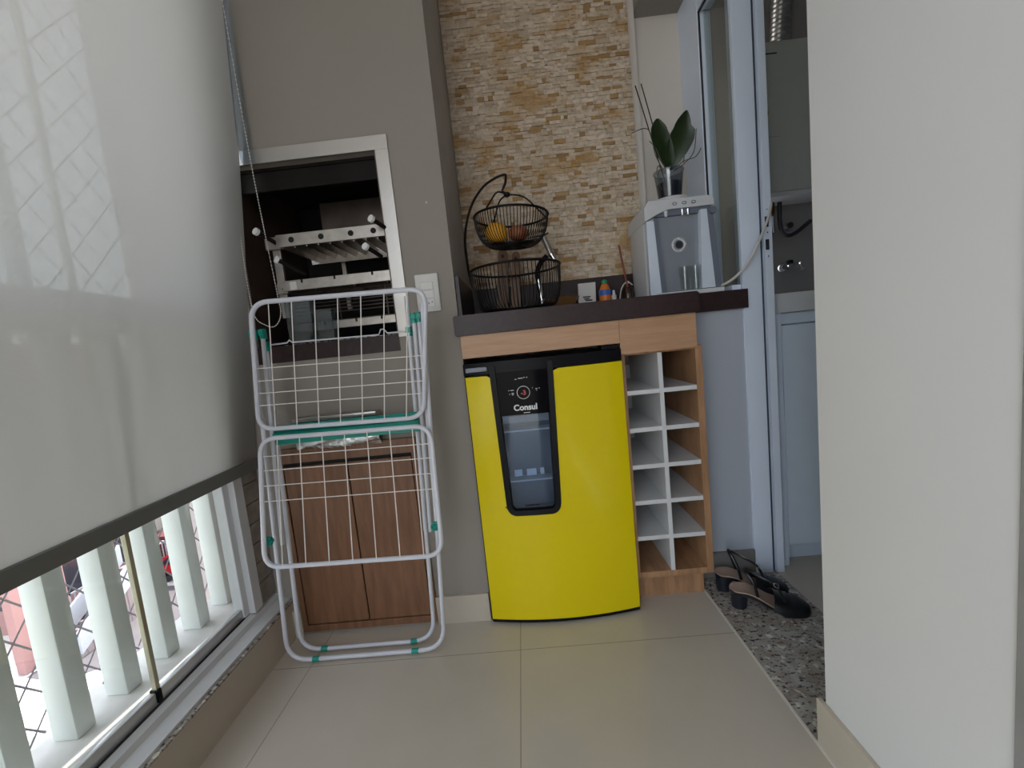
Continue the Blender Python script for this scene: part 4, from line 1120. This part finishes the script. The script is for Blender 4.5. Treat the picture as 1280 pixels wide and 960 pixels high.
# red car
t = empty('car', (-19.5, 21.6, G), 'bright red car parked below, beyond the balusters', 'car')
bm = bmesh.new(); prism(bm, [(-21.4, G+.3), (-17.5, G+.3), (-17.4, G+.75), (-18.2, G+.95), (-18.9, G+1.45), (-20.5, G+1.48), (-21.3, G+1.0), (-21.5, G+.7)], 20.7, 22.4, 'y')
bmesh.ops.bevel(bm, geom=list(bm.edges), offset=.08, segments=2, affect='EDGES')
build('body', bm, M['car'], t, smooth=True)
bm = bmesh.new(); prism(bm, [(-20.9, G+1.0), (-18.5, G+.98), (-19.0, G+1.38), (-20.4, G+1.40)], 20.68, 22.42, 'y'); build('windows', bm, M['carg'], t)
t.location.x += .7
for x in (-20.7, -18.3):
    for y in (20.7, 22.25): build('wheel', T_([(x, y, G+.32), (x, y+.2, G+.32)], .32, n=20), M['tyre'], t, smooth=True)
build('shed', PR([(22.8, G), (25.5, G), (25.5, G+2.1), (22.8, G+1.7)], -22.3, -19.4, 'x'), M['awn'], label='dull red shed roof behind the red car', cat='shed')
build('tarpaulin', PR([(18.7, G+.02), (19.9, G+.02), (19.7, G+.9), (18.9, G+1.1)], -20.0, -19.3, 'x'), M['bluec'], label='blue covered bin beside the outdoor stair', cat='bin')
def tree(c, r, h, label):
    t = empty('tree', c, label, 'tree', 'trees beyond the yard')
    c = V(c); build('trunk', T_([c, c+V((.1, 0, h*.5)), c+V((.15, .1, h))], [r*.09, r*.07, r*.04], n=8), M['trunk'], t, smooth=True)
    bm = bmesh.new(); rr = random.Random(int(c.x*10))
    for k in range(900):
        d = V((rr.gauss(0, 1), rr.gauss(0, 1), rr.gauss(0, 1))).normalized()*r*rr.uniform(.45, 1)
        p = c+V((0, 0, h+r*.4))+V((d.x, d.y, d.z*.8)); s = r*.085
        a = V((rr.uniform(-1, 1), rr.uniform(-1, 1), rr.uniform(-1, 1)))*s; b = V((rr.uniform(-1, 1), rr.uniform(-1, 1), rr.uniform(-1, 1)))*s
        bm.faces.new([bm.verts.new(p-a), bm.verts.new(p+b), bm.verts.new(p+a), bm.verts.new(p-b)])
    build('crown', bm, M['tree'], t)
tree((-23.0, 33.0, G), 1.9, 3.4, 'green tree at the far right of the view under the blind')
tree((-21.5, 28.6, G), 1.6, 3.0, 'green tree behind the red car and shed')
tree((-17.5, 26.5, G), 1.7, 2.2, 'green tree just beside the window post')
tree((-25.5, 12.2, G), 1.0, .8, 'low green tree left of the pink end wall')

# unseen partial wall behind the viewer, added to block light from there
struct('wall_light_block', B(-.05, .78, -1.66, -1.6, 0, ZC), M['white'])

# ------------------------------------------------------------------ light
w = bpy.data.worlds.new('World'); S.world = w; w.use_nodes = True; nt = w.node_tree
bg = nt.nodes['Background']
sky = nt.nodes.new('ShaderNodeTexSky'); sky.sky_type = 'NISHITA'; sky.sun_disc = False
sky.sun_elevation = math.radians(50); sky.sun_rotation = math.radians(30); sky.dust_density = 2.5; sky.ozone_density = 1.0
mx = nt.nodes.new('ShaderNodeMix'); mx.data_type = 'RGBA'; mx.inputs[0].default_value = .55
hsv = nt.nodes.new('ShaderNodeMix'); hsv.data_type = 'RGBA'; hsv.blend_type = 'MULTIPLY'; hsv.inputs[0].default_value = 1
hsv.inputs[7].default_value = (SKY := .25, .25, .25, 1)
nt.links.new(sky.outputs[0], hsv.inputs[6]); nt.links.new(hsv.outputs[2], mx.inputs[6]); mx.inputs[7].default_value = (1.0, .97, .93, 1)
nt.links.new(mx.outputs[2], bg.inputs[0]); bg.inputs[1].default_value = 1.1
sd = bpy.data.lights.new('Sun', 'SUN'); sd.energy = 2.6; sd.angle = math.radians(.6); sd.color = (1, .95, .88)
so_ = bpy.data.objects.new('Sun', sd); COL.objects.link(so_)
so_.rotation_euler = V((.03, .55, .85)).to_track_quat('Z', 'Y').to_euler()
# living-room daylight: window-sized soft light behind the viewer, and laundry window
def area(name, loc, aim, sx, sy, e, col):
    l = bpy.data.lights.new(name, 'AREA'); l.shape = 'RECTANGLE'; l.size = sx; l.size_y = sy; l.energy = e; l.color = col
    o = bpy.data.objects.new(name, l); COL.objects.link(o); o.location = loc
    o.rotation_euler = (V(loc)-V(aim)).to_track_quat('Z', 'Y').to_euler(); return o

# ------------------------------------------------------------------ camera
cd = bpy.data.cameras.new('Camera'); cam = bpy.data.objects.new('Camera', cd); COL.objects.link(cam); S.camera = cam
cd.sensor_width = 36; cd.lens = 523.0/1280*36; cd.clip_start = .02; cd.clip_end = 500
P_, Y_, R_ = [math.radians(a) for a in (-5.889, -1.7256, -5.8906)]
fw = V((math.sin(Y_)*math.cos(P_), math.cos(Y_)*math.cos(P_), math.sin(P_))); ri = V((math.cos(Y_), -math.sin(Y_), 0)); up = ri.cross(fw)
r2 = ri*math.cos(R_)+up*math.sin(R_); u2 = up*math.cos(R_)-ri*math.sin(R_)
cam.matrix_world = Matrix(((r2.x, u2.x, -fw.x, 0), (r2.y, u2.y, -fw.y, 0), (r2.z, u2.z, -fw.z, .88), (0, 0, 0, 1)))
vs_ = S.view_settings; vs_.view_transform = 'Standard'; vs_.look = 'None'; vs_.gamma = 1; vs_.use_curve_mapping = False; vs_.exposure = 1.82
